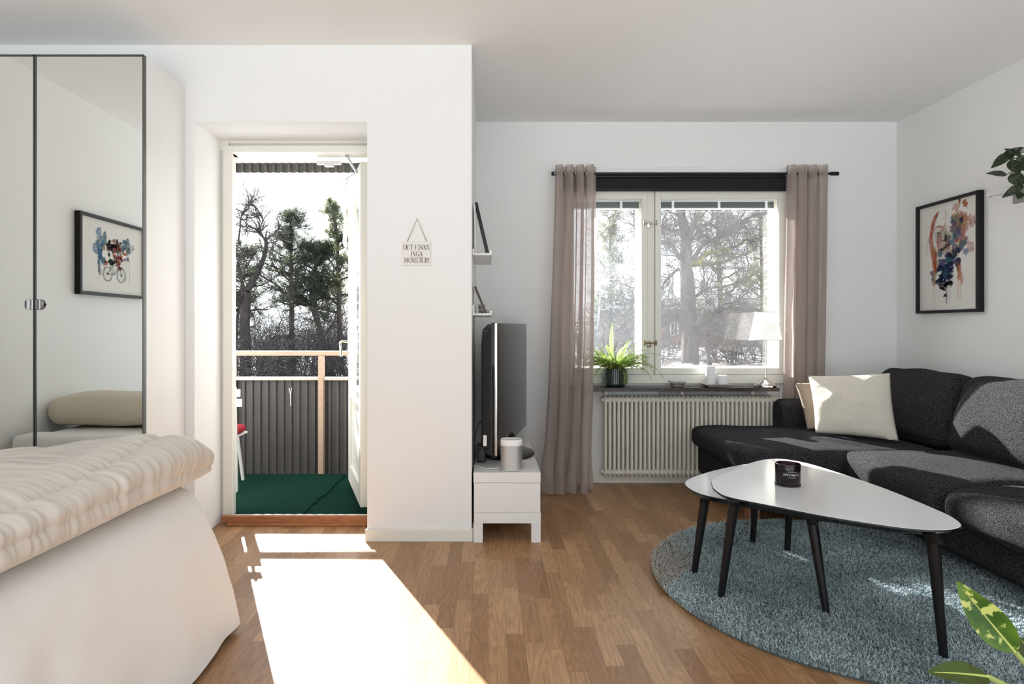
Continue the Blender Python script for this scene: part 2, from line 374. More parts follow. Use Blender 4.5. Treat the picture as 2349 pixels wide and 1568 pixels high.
# red chair pad
def softbox(c, d, r, n=10, puff=(0, 0, 0), M4=None, wr=0, wf=4, seed=0):
    """rounded cushion block"""
    mb = MB();
    if M4 is not None: mb.M = M4
    h = [x / 2 for x in d]; vs = {}; V = []; Fs = []
    t = [math.sin((i / n * 2 - 1) * math.pi / 2) for i in range(n + 1)]
    t = [.5 * a + .5 * (i / n * 2 - 1) for i, a in enumerate(t)]
    def vid(p):
        k = tuple(round(a, 5) for a in p)
        if k not in vs:
            P = [p[i] * h[i] for i in range(3)]; I = [max(-(h[i] - r), min(h[i] - r, P[i])) for i in range(3)]
            D = Vector([P[i] - I[i] for i in range(3)])
            if D.length > 1e-9: D = D.normalized() * r
            q = Vector(I) + D
            for ax in range(3):
                if puff[ax]:
                    o1, o2 = [p[j] for j in range(3) if j != ax]
                    w = (1 - o1 * o1) * (1 - o2 * o2); q[ax] += puff[ax] * math.copysign(1, p[ax]) * w * abs(p[ax])
            if wr:
                nv = mnoise.noise_vector(Vector(c) * 1.7 + q * wf + Vector((seed, 0, 0))); q += nv * wr
            vs[k] = len(V); V.append(Vector(c) + q)
        return vs[k]
    for ax in range(3):
        o1, o2 = [j for j in range(3) if j != ax]
        for sg in (-1, 1):
            for i in range(n):
                for j in range(n):
                    qd = []
                    for a, b in ((i, j), (i + 1, j), (i + 1, j + 1), (i, j + 1)):
                        p = [0, 0, 0]; p[ax] = sg; p[o1] = t[a]; p[o2] = t[b]; qd.append(vid(p))
                    if (sg > 0) == (ax != 1): Fs.append(qd)
                    else: Fs.append(qd[::-1])
    return mb.add(V, Fs)
o = softbox((-1.805, 4.13, .404), (.36, .26, .055), .026, 10, (0, 0, .012), None, .004, 9).build('seat_pad', M('red_cotton', (.30, .006, .014), .8), None, True, 0)
tag(o, 'small red seat pad lying on the white folding chair', 'cushion')

# ------------------------------------------------------------------ window
w1 = struct_root('window_1', (1.3, YW, .69), 'white painted two sash window above the radiator')
mb = MB(); y0, y1 = 4.372, 4.56
mb.box(WX0, .552, y0, y1, WZ0, WZ1, .003).box(2.083, WX1 + .006, y0, y1, WZ0, WZ1, .003).box(.552, 2.083, y0, y1, WZ0, .752, .003).box(.552, 2.083, y0, y1, 2.03, WZ1, .003)
mb.box(1.100, 1.152, y0 + .006, y1, .752, 2.03, .003)
mb.build('window_frame', win_white, w1)
mb = MB(); mb.box(WX0 - .02, WX1 + .03, 4.374, YW, 2.145, 2.185, .004).box(WX0 - .02, WX1 + .03, 4.38, YW, 2.10, 2.145, .002)
mb.build('window_casing', wall_white, w1)
for (sx0, sx1, gx0, gx1) in ((.552, 1.099, .592, 1.061), (1.154, 2.083, 1.194, 2.008)):
    for (ya, yb, nm, k) in ((4.366, 4.405, 'inner_sash', 0), (4.485, 4.52, 'outer_sash', .006)):
        mb = MB(); gz0, gz1 = .798 + k, 1.966
        mb.box(sx0 + k, gx0 + k, ya, yb, .753, 2.029, .003).box(gx1 - k * 2, sx1 - k, ya, yb, .753, 2.029, .003)
        mb.box(gx0, gx1, ya, yb, .753, gz0, .003).box(gx0, gx1, ya, yb, gz1, 2.029, .003)
        s_ = mb.build(nm, win_white, w1)
        MB().box(gx0 - .004, gx1 + .004, (ya + yb) / 2 - .002, (ya + yb) / 2 + .002, gz0 - .004, gz1 + .004).build('pane', pane_glass, s_)
def latch(z, mat, two=True):
    mb = MB(); yk = 4.366
    mb.box(1.096, 1.120, yk - .012, yk + .004, z - .030, z + .012, .003)
    mb.tube([(1.105, yk - .012, z), (1.105, yk - .03, z)], .006, 8)
    for xx in (1.070, 1.150):
        mb.lathe((0, 0, 0), [(.001, 0)], 8, False) if False else None
        pts = []; c = Vector((xx, yk - .03, z))
        mb.tube([c + Vector((-.006, 0, 0)), c + Vector((-.005, 0, 0)), c, c + Vector((.005, 0, 0)), c + Vector((.006, 0, 0))], [.006, .017, .020, .017, .006], 14)
    mb.tube([(1.070, yk - .03, z), (1.150, yk - .03, z)], .005, 8)
    return mb.build('window_latch', mat, w1, True)
latch(wz(512, 4.36), chrome); latch(wz(786, 4.36), M('old_brass', (.35, .27, .2), .35, .9))
# raised venetian blinds between the panes
for (x0, x1, tapes, lab) in ((.594, 1.058, (.93,), 'grey venetian blind pulled up behind the narrow left window pane'), (1.197, 2.004, (1.292, 1.615, 1.945), 'grey venetian blind pulled up behind the wide right window pane')):
    vb = thing('venetian_blind', lab, 'blind', ((x0 + x1) / 2, 4.44, 1.93))
    MB().box(x0, x1, 4.425, 4.455, 1.962, 1.985, .002).build('head_rail', M('blind_rail', (.62, .66, .66), .4), vb)
    mb = MB()
    for i in range(9):
        z = 1.958 - i * .0047; mb.box(x0 + .002, x1 - .002, 4.43 + (i % 2) * .001, 4.452, z - .0032, z - .0004)
    mb.build('slats', M('blind_slats', (.05, .075, .075), .3), vb)
    MB().box(x0, x1, 4.428, 4.454, 1.906, 1.914, .002).build('bottom_rail', M('blind_bottom', (.75, .76, .75), .4), vb)
    for t_ in tapes: MB().box(t_ - .008, t_ + .008, 4.420, 4.426, 1.905, 1.965).build('ladder_tape', M('white_tape', (.8, .8, .78), .8), vb)
mb = MB(); mb.tube([(2.035, 4.355, 1.965), (2.037, 4.353, 1.5), (2.04, 4.353, 1.10)], .0018, 5); mb.tube([(2.045, 4.355, 1.96), (2.06, 4.352, 1.85), (2.055, 4.35, 1.82)], .003, 5)
o = mb.build('pull_cord', M('blind_cord')); tag(o, 'thin pale pull cord hanging on the right window frame', 'cord')
# roller blind
rb = thing('roller_blind', 'dark grey roller blind rolled up at the top of the window', 'blind', (1.3, 4.33, 2.02))
dk = fabric('dark_blind_cloth', (.022, .022, .024), (.034, .034, .037), 500, .2)
MB().box(.50, 2.10, 4.335, 4.343, 2.035, 2.115).build('cloth', dk, rb)
mb = MB(); mb.tube([(.50, 4.345, 2.115), (2.10, 4.345, 2.115)], .019, 14); mb.build('roller', black_satin, rb, True)
MB().box(.50, 2.10, 4.33, 4.346, 2.012, 2.037, .004).build('bottom_bar', black_satin, rb)

# window sill
sl = thing('window_sill_board', 'dark brown stone window sill board under the window', 'sill', (1.24, 4.3, .65))
mb = MB(); mb.box(.535, 1.94, 4.205, 4.372, .652, .677, .003)
mb.build('sill_slab', M('sill_stone', (.035, .024, .019), .25, spec=.5, var=(30, (.06, .042, .034), .45, .7)), sl)
for x in (.80, 1.32, 1.80): MB().box(x - .010, x + .010, 4.30, YW - .001, .622, .652, .002).build('bracket', trim_white, sl)

# ------------------------------------------------------------------ curtain rod and curtains
YR = 4.285; zr = wz(398, YR)
cr_ = thing('curtain_rod', 'thin black curtain rod spanning above the window', 'curtain rod', (1.4, YR, zr))
mb = MB(); mb.tube([(wx(1275, YR), YR, zr), (wx(1910, YR), YR, zr)], .0085, 10); mb.build('rod', black_satin, cr_, True)
for a, b in ((1265, 1278), (1906, 1923)):
    mb = MB(); mb.tube([(wx(a, YR), YR, zr), (wx(b, YR), YR, zr)], .0135, 12); mb.build('finial', black_satin, cr_, True)
for x in (1300, 1880):
    mb = MB(); mb.tube([(wx(x, YR), YR, zr), (wx(x, YR), YW, zr)], .006, 8); mb.tube([(wx(x, YR), YW - .006, zr), (wx(x, YR), YW, zr)], .02, 12); mb.build('wall_bracket', black_satin, cr_, True)
def curtain(name, label, top, bot, folds, seed, ybot, zb, amp0, amp1, edge='L'):
    """top/bot: (x0,x1) extents; folds across the width; hem pushed forward at the floor"""
    r = random.Random(seed); nx, nz_ = 150, 90; zt = zr + .055; P = []; ph = r.random() * 6
    knots = [r.uniform(-.42, .42) for _ in range(folds * 2 + 3)]
    for j in range(nz_ + 1):
        t = j / nz_; row = []; zz = zt + (zb - zt) * t
        for i in range(nx + 1):
            s_ = i / nx
            k = s_ * folds * 2; a = int(k); fk = k - a; wobble = knots[a] * (1 - fk) + knots[a + 1] * fk
            phi = 2 * math.pi * folds * s_ + wobble * (.5 + 2.2 * t) + ph * 0
            x = (top[0] + (top[1] - top[0]) * s_) * (1 - t ** 1.3) + (bot[0] + (bot[1] - bot[0]) * s_) * t ** 1.3
            amp = amp0 * (1 - t) + amp1 * t
            xs = amp * .42 * math.sin(2 * phi + 1.0)            # makes rounded omega folds
            y = YR + (ybot - YR) * min(1, t * 1.35) + amp * math.cos(phi)
            n1 = mnoise.noise(Vector((s_ * 9 + seed, t * 3.3, seed))); n2 = mnoise.noise(Vector((s_ * 22, t * 12, seed + 5)))
            y += .012 * n1 * t + .004 * n2
            x += xs + .010 * n1 * t
            zz2 = zz
            if t > .86:                                         # cloth breaks on the floor
                q = (t - .86) / .14; y += -.085 * q * q * (.6 + .8 * mnoise.noise(Vector((s_ * 6, 2, seed)))) ; x += .028 * q * math.sin(s_ * 23 + seed)
                zz2 += .028 * q * (1 + math.sin(phi + 1)) * .5
            row.append(Vector((x, y, zz2)))
        P.append(row)
    mb = MB(); mb.grid(P); c0 = thing(name, label, 'curtain', (sum(top) / 2, YR, zb), 'sheer curtains at the window')
    o = mb.build('curtain_cloth', curtain_m, c0, True, 0)
    uv = o.data.uv_layers.new(name='UVMap'); n1_ = nx + 1
    arr = np.zeros(len(o.data.loops) * 2); vi = np.zeros(len(o.data.loops), int); o.data.loops.foreach_get('vertex_index', vi)
    arr[0::2] = (vi % n1_) / nx; arr[1::2] = (vi // n1_) / nz_; uv.data.foreach_set('uv', arr)
    # steel eyelets where the cloth meets the rod
    for i in range(folds * 2):
        k = int((i + .5) / (folds * 2) * nx); p = P[3][k]
        tn = (P[3][min(k + 1, nx)] - P[3][max(k - 1, 0)]); tn.z = 0; tn.normalize(); nrm = tn.cross(Vector((0, 0, 1)))
        c = Vector((p.x, YR, zr)); pts = []
        for q in range(17):
            a = q / 16 * 2 * math.pi; pts.append(c + tn * .019 * math.cos(a) + Vector((0, 0, .019 * math.sin(a))))
        mb = MB(); mb.tube(pts, .003, 6, False); mb.build('eyelet', steel, c0, True)
    return c0
curtain('sheer_curtain', 'taupe sheer curtain at the left side of the window beside the television', (wx(1272, YR), wx(1366, YR)), (wx(1243, 4.1) - .0, wx(1356, 4.12)), 4, 3, 4.135, .012, .034, .042)
curtain('sheer_curtain', 'taupe sheer curtain at the right side of the window behind the sofa corner', (wx(1804, YR), wx(1900, YR)), (wx(1797, YR), wx(1892, YR)), 4, 8, 4.30, .02, .034, .036)

# ------------------------------------------------------------------ radiator
rd = thing('radiator', 'cream column radiator on the wall below the window', 'radiator', (1.37, 4.33, .06))
rm = M('radiator_enamel', (.82, .785, .69), .35)
RX0 = .784; nsec = 40; pitch = (1.97 - RX0) / nsec
def section(x):
    mb = MB(); w = pitch
    def ring(z0, z1, y0, y1): pass
    yf, yk = 4.285, 4.375; z0, z1 = .062, .612
    # three flattened columns, the front one seen
    for y in (yf + .012, yf + .045, yf + .078):
        mb.lathe((x, y, 0), [(.0085, .09), (.0095, .12), (.0095, z1 - .06), (.0085, z1 - .03)], 10, True, 1, 1.25)
    # top and bottom headers, bulging between sections
    for zc, s_ in ((z1 - .028, 1), (z0 + .030, -1)):
        n = 14; P = []
        for k, (dx, sc) in enumerate(((-w / 2, .72), (-w * .3, .80), (0, 1.0), (w * .3, .80), (w / 2, .72))):
            row = []
            for a in range(n):
                q = 2 * math.pi * a / n; row.append((x + dx, 4.330 + .045 * sc * math.cos(q), zc + .028 * sc * math.sin(q) * 1.0))
            P.append(row)
        mb.grid(P, True)
    # thin fin tips
    mb.box(x - .0018, x + .0018, yf, yf + .09, z1 - .02, z1 + .002, .0012, 1); mb.box(x - .0018, x + .0018, yf, yf + .09, z0 - .004, z0 + .02, .0012, 1)
    return mb
base_sec = section(RX0 + pitch / 2).build('radiator_section', rm, rd, True, 50)
for i in range(1, nsec):
    c = base_sec.copy(); COL.objects.link(c); c.parent = rd; c.location = (i * pitch, 0, 0)
mb = MB(); mb.tube([(RX0 - .012, 4.33, .584), (1.985, 4.33, .584)], .016, 12); mb.tube([(RX0 - .012, 4.33, .092), (1.985, 4.33, .092)], .016, 12); mb.build('end_plug', rm, rd, True)
for x in (.93, 1.75):
    for z in (.12, .56): MB().box(x - .008, x + .008, 4.36, YW - .001, z - .01, z + .01).build('wall_bracket', rm, rd)
MB().box(.872, .876, 4.278, 4.284, .46, .50, .001).build('meter_tag', white_foil, rd)
mb = MB(); mb.box(wx(1510, 4.39), wx(1760, 4.39), 4.385, 4.392, .600, .645)
mb.build('heat_shield', M('grey_shield', (.5, .5, .48), .6), rd)

# ------------------------------------------------------------------ wardrobe with mirror doors
YF = 2.818; WXR = -1.535; WXM = -2.021; ZT = 2.291
wr = thing('wardrobe', 'tall white wardrobe with two mirror doors in front of the left corner', 'wardrobe', (-2.03, 3.0, 0))
MB().box(WXR - .016, WXR, YF + .022, YD - .002, 0, ZT, .001).build('side_panel', white_foil, wr)
MB().box(-2.512, -2.496, YF + .022, YD - .002, 0, ZT, .001).build('side_panel', white_foil, wr)
MB().box(-2.496, WXR - .016, YF + .022, YD - .002, ZT - .018, ZT - .001).build('top_panel', white_foil, wr)
MB().box(-2.496, WXR - .016, YD - .012, YD - .004, .01, ZT - .018).build('back_panel', white_foil, wr)
for x0, x1, hxx in ((WXM + .002, WXR - .001, WXM + .028), (-2.508, WXM - .002, WXM - .028)):
    d = MB().box(x0, x1, YF + .004, YF + .021, .01, ZT + .001, .001).build('door', white_foil, wr)
    mb = MB(); w = .005
    mb.box(x0 - .0005, x0 + w, YF - .003, YF + .02, .008, ZT + .003).box(x1 - w, x1 + .0005, YF - .003, YF + .02, .008, ZT + .003).box(x0, x1, YF - .003, YF + .02, ZT - .005, ZT + .003).box(x0, x1, YF - .003, YF + .02, .008, .016)
    mb.build('door_edge_frame', alu_dark, d)
    MB().box(x0 + w, x1 - w, YF, YF + .004, .016, ZT - .005).build('mirror', mirror_m, d)
    # half-round steel pull beside the seam
    mb = MB(); zc = wz(698, YF); s_ = 1 if x1 > WXM + .1 else -1; xe = WXM + s_ * .004
    cols = []
    for k in range(15):
        t = k / 14; hh_ = .023 * (1 if t < .5 else math.sqrt(max(.02, 1 - ((t - .5) / .5) ** 2))); yb = YF - .006 - .006 * (1 - math.cos(t * math.pi * 2)) / 2 - .002 * math.sin(t * 14)
        cols.append([Vector((xe + s_ * .042 * t, YF - .003, zc - hh_)), Vector((xe + s_ * .042 * t, yb, zc - hh_ * .92)), Vector((xe + s_ * .042 * t, yb, zc + hh_ * .92)), Vector((xe + s_ * .042 * t, YF - .003, zc + hh_))])
    mb.grid(cols, True)
    mb.build('handle', M('pull_steel', (.30, .30, .30), .28, .9), d, True, 60)

# ------------------------------------------------------------------ bed
bd = thing('bed', 'bed with a white valance sheet hanging to the floor beside the left wall', 'bed', (-1.8, 1.3, 0))
BX0, BX1, BY0, BY1, BZ = -2.50, -1.105, .15, 2.33, .505
softbox(((BX0 + BX1) / 2, (BY0 + BY1) / 2, .36), (BX1 - BX0 - .02, BY1 - BY0 - .02, .28), .05, 10).build('mattress', sheet_m, bd, True, 0)
for x in (BX0 + .1, BX1 - .12):
    for y in (BY0 + .1, BY1 - .12): MB().box(x - .025, x + .025, y - .025, y + .025, 0, .2).build('leg', M('dark_wood_leg', (.06, .04, .03), .5), bd)
MB().box(BX0 + .02, BX1 - .03, BY0 + .03, BY1 - .03, .10, .23, .01).build('bed_base', sheet_m, bd)
# valance: path along near side -> right long side -> far end
rc = .10; path = []
n1 = 150
for i in range(n1): path.append((Vector((BX1, BY0 + (BY1 - rc - BY0) * i / n1, 0)), Vector((1, 0, 0))))
for i in range(31):
    a = i / 30 * math.pi / 2; path.append((Vector((BX1 - rc + rc * math.cos(a), BY1 - rc + rc * math.sin(a), 0)), Vector((math.cos(a), math.sin(a), 0))))
for i in range(1, 71): path.append((Vector((BX1 - rc - (BX1 - rc - BX0 - .02) * i / 70, BY1, 0)), Vector((0, 1, 0))))
P = []; nzv = 46; tot = len(path)
for j in range(-6, nzv + 1):
    row = []
    for i, (p, nrm) in enumerate(path):
        if j < 0:      # lap over the mattress top
            q = -j / 6; row.append(Vector((p.x - nrm.x * .16 * q, p.y - nrm.y * .16 * q, BZ + .006 - .004 * abs(nrm.y) * q))); continue
        t = j / nzv; s_ = i * .0146
        flare = .15 if i < n1 else .15
        cor = math.exp(-((i - (n1 + 4)) / (22.0 if i > n1 else 75.0)) ** 2)
        if i > n1 + 30: flare = .05 + .07 * math.exp(-(i - n1 - 30) / 12)
        drop = min(1, t * 1.0)
        off = .012 * min(1, t * 8) + (.140 + .070 * cor) * t ** .55
        fold = (math.sin(s_ * 21 + 2.2 * math.sin(s_ * 5.3)) * .38 + mnoise.noise(Vector((s_ * 3.1, t * .8, 3))) * .9)
        off += fold * .030 * t ** .9 * (1 - .6 * cor) + .006 * mnoise.noise(Vector((s_ * 10, t * 5, 8)))
        zz = BZ + .004 - .035 * (1 - math.cos(min(1, t * 9) * math.pi / 2)) * 0 - (BZ - .018 - .012 * math.sin(s_ * 3)) * t
        if t < .06: off -= .02 * (1 - t / .06) ** 2
        row.append(Vector((p.x + nrm.x * off, p.y + nrm.y * (off * .35 - .03 * t), zz)))
    P.append(row)
mb = MB(); mb.grid(P); o = mb.build('valance', sheet_m, bd, True, 0)
# duvet
NX, NY = 160, 420; P = []
dx0, dx1, dy0, dy1 = -1.80, -1.040, .28, 2.42
for j in range(NY + 1):
    v = j / NY; row = []
    # v runs along the bed; ends rounded by the superellipse in y
    vy = 1 - (1 - v) ** 1; y0_ = dy0 + (dy1 - dy0) * v
    for i in range(NX + 1):
        a = i / NX * 2 * math.pi                                   # closed section: around the slab
        row.append((a, v))
    P.append(row)
def duvet_pt(a, v):
    ca, sa = math.cos(a), math.sin(a)
    ex_ = 1.0 - max(0, (v - .86) / .14) ** 2.6 if v > .86 else (1.0 - max(0, (.08 - v) / .08) ** 2.6 if v < .08 else 1.0)
    ex_ = max(0.0, ex_) ** .5
    u = math.copysign(abs(ca) ** .30, ca)                          # flat top, round edge
    w = math.copysign(abs(sa) ** .62, sa)
    inset = 1 - .10 * (1 - ex_)
    y = dy0 + (dy1 - dy0) * v
    xm = (dx0 + dx1) / 2; hx_ = (dx1 - dx0) / 2
    hx_e = hx_ * (.72 + .28 * ex_)
    x = xm + u * hx_e + .035 * (v - .6) + (.03 * max(0, v - .75) / .25)
    zb_ = BZ + .012 + .030 * max(0, (.70 - v)); th = (.165 + .02 * math.sin(v * 9)) * ex_
    zc = zb_ + th / 2
    z = zc + w * th / 2
    if w > 0 or u > .9:
        edge = max(0, min(1, (x - (dx1 - .30)) / .30))
        # channels run along the bed, drifting sideways
        q = (dx1 - x + .10 * (1 - w)) / .135 + .35 * math.sin(v * 3.0) + .25 * mnoise.noise(Vector((x * 2, y * 1.2, 1)))
        puff = abs(math.sin(q * math.pi)) ** .55
        fine = mnoise.noise(Vector((x * 7 + q, y * 34, 4))) + .8 * mnoise.noise(Vector((x * 9, y * 72, 9)))
        big = mnoise.noise(Vector((x * 2.6, y * 1.9, 14)))
        seamk = 1 - abs(2 * (q % 1) - 1)
        d = .030 * (puff - .75) + .0125 * fine * (.45 + 1.0 * (1 - seamk)) + .028 * big
        z += d * max(0, w) * ex_ ** .5 * 1.0
        x += (.016 * fine + .014 * (puff - .7)) * max(0, u) ** 8
        z += .004 * fine * (1 - max(0, w))
        z -= .05 * max(0, (v - .5)) * 0
    # dip of the top towards the wall at the far left
    if x < -1.35: z -= .10 * min(1, (-1.35 - x) / .5) * max(0, w) * max(0, v - .35) / .65
    return Vector((x, y, max(z, BZ + .012)))
G = [[duvet_pt(a, v) for a, v in row[:-1]] for row in P]
mb = MB(); mb.grid(G, True); n_ = NX
mb.f.append(tuple(range(n_))[::-1]); mb.m.append(0); mb.f.append(tuple(NY * n_ + k for k in range(n_))); mb.m.append(0)
o = mb.build('duvet', duvet_m, None, True, 0); tag(o, 'thick quilted beige satin duvet spread over the right half of the bed', 'duvet')
o = softbox((-2.20, 1.86, BZ + .095), (.65, .42, .165), .08, 18, (0, 0, .012), None, .012, 5, 3).build('bed_pillow', pillow_m, None, True, 0)
tag(o, 'long beige pillow on the bed against the left wall, seen in the wardrobe mirror', 'pillow')

# ------------------------------------------------------------------ watercolour prints
def inks(mb, blobs, T, rnd, off=.0):
    """irregular patches of ink: (u, v, ru, rv, mat)"""
    for i, (u, v, ru, rv, m) in enumerate(blobs):
        mb.mat(m); n = 22; sd_ = rnd.random() * 50; vs = []
        for k in range(n):
            a = 2 * math.pi * k / n; q = 1 + .75 * mnoise.noise(Vector((math.cos(a) * 1.6, math.sin(a) * 1.6, sd_)))
            vs.append(T(u + ru * q * math.cos(a), v + rv * q * math.sin(a), off + .00002 * i))
        mb.add(vs, [tuple(range(n))])
def stroke(mb, pts, w, T, m, off):
    mb.mat(m); pts = [Vector((p[0], p[1])) for p in pts]; vs = []; k = len(pts); ww = w if hasattr(w, '__len__') else [w] * k
    for i in range(k):
        t = (pts[min(i + 1, k - 1)] - pts[max(i - 1, 0)]).normalized(); nn = Vector((-t.y, t.x)) * ww[i] / 2
        vs += [T(*(pts[i] + nn), off), T(*(pts[i] - nn), off)]
    mb.add(vs, [(2 * i, 2 * i + 1, 2 * i + 3, 2 * i + 2) for i in range(k - 1)])
def curve(pts, n=14):
    """Catmull-Rom"""
    out = []; P_ = [pts[0]] + list(pts) + [pts[-1]]
    for i in range(1, len(P_) - 2):
        for k in range(n):
            t = k / n; a, b, c, d = [Vector((*p, 0)) if len(p) == 2 else Vector(p) for p in P_[i - 1:i + 3]]
            out.append(.5 * ((2 * b) + (c - a) * t + (2 * a - 5 * b + 4 * c - d) * t * t + (3 * b - 3 * c + d - a) * t ** 3))
    out.append(Vector((*pts[-1], 0)) if len(pts[-1]) == 2 else Vector(pts[-1])); return out
def ink(name, col, alpha=.6):
    g = NG(name); p = g.n('BsdfDiffuse', {0: (*col, 1)}); tr = g.n('BsdfTransparent'); t_ = g.n('TexCoord')
    ns = g.n('TexNoise', {0: t_.outputs['Object'], 'Scale': 45.0, 'Detail': 5.0}); r = g.n('MapRange', {0: ns.outputs[0], 1: .3, 2: .7, 3: max(0, 1 - alpha * 1.3), 4: max(0, 1 - alpha * .6)})
    return g.out(g.n('MixShader', {0: r.outputs[0], 1: p.outputs[0], 2: tr.outputs[0]}).outputs[0])
I = {k: ink('ink_' + k, c, a) for k, c, a in (('rust', (.42, .10, .04), .75), ('orange', (.62, .26, .13), .55), ('pink', (.60, .30, .28), .45), ('navy', (.02, .03, .07), .85), ('black', (.008, .008, .012), .97),
    ('teal', (.05, .16, .22), .55), ('blue', (.10, .22, .38), .5), ('violet', (.14, .10, .20), .6), ('yellow', (.62, .50, .22), .4), ('green', (.25, .35, .18), .35), ('skin', (.62, .50, .40), .30), ('grey', (.30, .31, .33), .4), ('wine', (.22, .03, .08), .7), ('brown', (.15, .07, .04), .7))}
paper = M('art_paper', (.72, .70, .66), .7)
fpane = g_ = glass('picture_glass', .0)
def frame_thing(label, T, w, h, depth, fw, paint, group=None, center=None, art=None, paint_m=black_paint, mat_in=0):
    """T(u, v, d): u,v across the picture (0..w, 0..h), d out of the wall"""
    c = T(w / 2, 0, 0); t = thing('framed_picture', label, 'picture', tuple(c), group)
    def bx(mb, u0, u1, v0, v1, d0, d1):
        vs = [T(u, v, d) for d in (d0, d1) for u, v in ((u0, v0), (u1, v0), (u1, v1), (u0, v1))]
        mb.add(vs, [(3, 2, 1, 0), (4, 5, 6, 7), (0, 1, 5, 4), (1, 2, 6, 5), (2, 3, 7, 6), (3, 0, 4, 7)])
    mb = MB(); bx(mb, 0, fw, 0, h, 0, depth); bx(mb, w - fw, w, 0, h, 0, depth); bx(mb, fw, w - fw, 0, fw, 0, depth); bx(mb, fw, w - fw, h - fw, h, 0, depth)
    mb.build('picture_frame', paint_m, t)
    mb = MB(); bx(mb, fw, w - fw, fw, h - fw, .002, depth * .55); pr = mb.build('print', paper, t)
    if art:
        mb = MB(); art(mb, lambda u, v, d: T(fw + u * (w - 2 * fw), fw + v * (h - 2 * fw), depth * .55 + .0004 + d)); mb.build('watercolour', None, pr)
    return t
def art_face(mb, T):
    r = random.Random(4)
    B = [(.40, .70, .13, .15, 'skin'), (.44, .62, .13, .12, 'skin'), (.36, .62, .05, .10, 'pink'), (.50, .55, .08, .06, 'skin')]
    for _ in range(60): B.append((.72 + r.gauss(0, .075), .73 + r.gauss(0, .11), r.uniform(.02, .07), r.uniform(.02, .05), r.choice(['pink', 'orange', 'rust', 'yellow', 'pink'])))
    for _ in range(24): B.append((.60 + r.gauss(0, .05), .72 + r.gauss(0, .07), r.uniform(.02, .05), r.uniform(.015, .04), r.choice(['teal', 'navy', 'blue', 'violet', 'green'])))
    for _ in range(10): B.append((.74 + r.gauss(0, .04), .58 + r.gauss(0, .05), r.uniform(.02, .045), r.uniform(.015, .035), r.choice(['blue', 'teal', 'green', 'yellow', 'violet'])))
    for _ in range(24): B.append((.50 + r.gauss(0, .09), .46 + r.gauss(0, .045), r.uniform(.03, .07), r.uniform(.02, .04), r.choice(['violet', 'navy', 'teal', 'blue'])))
    for _ in range(22): B.append((.47 + r.gauss(0, .08), .34 + r.gauss(0, .055), r.uniform(.04, .08), r.uniform(.02, .045), r.choice(['navy', 'navy', 'black', 'teal', 'violet'])))
    for _ in range(12): B.append((.50 + r.gauss(0, .07), .21 + r.gauss(0, .03), r.uniform(.02, .05), r.uniform(.008, .022), 'black'))
    for _ in range(8): B.append((.30 + r.gauss(0, .02), .45 + r.gauss(0, .10), r.uniform(.015, .03), r.uniform(.03, .06), r.choice(['rust', 'orange'])))
    for _ in range(6): B.append((.70 + r.gauss(0, .02), .40 + r.gauss(0, .06), r.uniform(.012, .025), r.uniform(.03, .06), r.choice(['rust', 'orange'])))
    for _ in range(8): B.append((.28 + r.gauss(0, .02), .30 + r.gauss(0, .03), .02, .015, r.choice(['green', 'yellow', 'teal'])))
    for _ in range(10): B.append((r.uniform(.2, .9), r.uniform(.3, .92), .006, .005, 'navy'))
    inks(mb, [(u, v, a, b, I[m]) for u, v, a, b, m in B], T, r)
    z = .004
    for pts, w, m in (([(.36, .93), (.26, .86), (.22, .76), (.20, .66), (.23, .54), (.27, .44)], .022, 'rust'), ([(.34, .92), (.28, .84), (.24, .74), (.24, .62), (.28, .48), (.30, .36)], .03, 'rust'),
                      ([(.32, .90), (.25, .80), (.17, .66), (.13, .58), (.16, .52)], .006, 'rust'), ([(.30, .60), (.26, .50), (.27, .40)], .03, 'orange'),
                      ([(.47, .94), (.49, .86), (.46, .78), (.38, .72), (.34, .62), (.33, .52)], .008, 'rust'), ([(.27, .74), (.33, .79), (.43, .775)], .013, 'rust'),
                      ([(.29, .715), (.34, .735), (.41, .715)], .010, 'navy'), ([(.29, .70), (.35, .69), (.41, .705)], .005, 'grey'),
                      ([(.44, .70), (.48, .665), (.53, .66)], .006, 'brown'), ([(.42, .655), (.46, .645), (.50, .65)], .012, 'brown'),
                      ([(.40, .565), (.46, .60), (.53, .61), (.55, .60)], .010, 'wine'), ([(.40, .56), (.46, .575), (.53, .60)], .016, 'black'), ([(.41, .55), (.47, .55), (.53, .58)], .012, 'pink'),
                      ([(.27, .66), (.28, .58), (.34, .50), (.42, .47)], .005, 'brown'), ([(.50, .18), (.50, .10), (.497, .06)], .012, 'black')):
        stroke(mb, curve(pts), w, T, I[m], z); z += .0001
    inks(mb, [(.355, .715, .016, .011, I['teal']), (.355, .715, .008, .006, I['black'])], T, r, z + .0002)
    for x, m in ((.27, 'rust'), (.30, 'orange'), (.68, 'rust'), (.70, 'orange'), (.73, 'rust'), (.56, 'black')):
        stroke(mb, [(x, .30), (x + .003, .07 + r.random() * .05)], .004, T, I[m], z + .0003)
    inks(mb, [(.49 + r.gauss(0, .05), .22 + r.gauss(0, .03), .008, .005, paper) for _ in range(8)], T, r, z + .001)
zb, zt_ = 1.168, 1.865; ya, yb_ = 4.145, 3.617
frame_thing('black framed watercolour portrait of a red haired woman on the right wall', lambda u, v, d: Vector((XR - .002 - d, ya - u, zb + v)), ya - yb_, zt_ - zb, .036, .018, None, art=art_face)
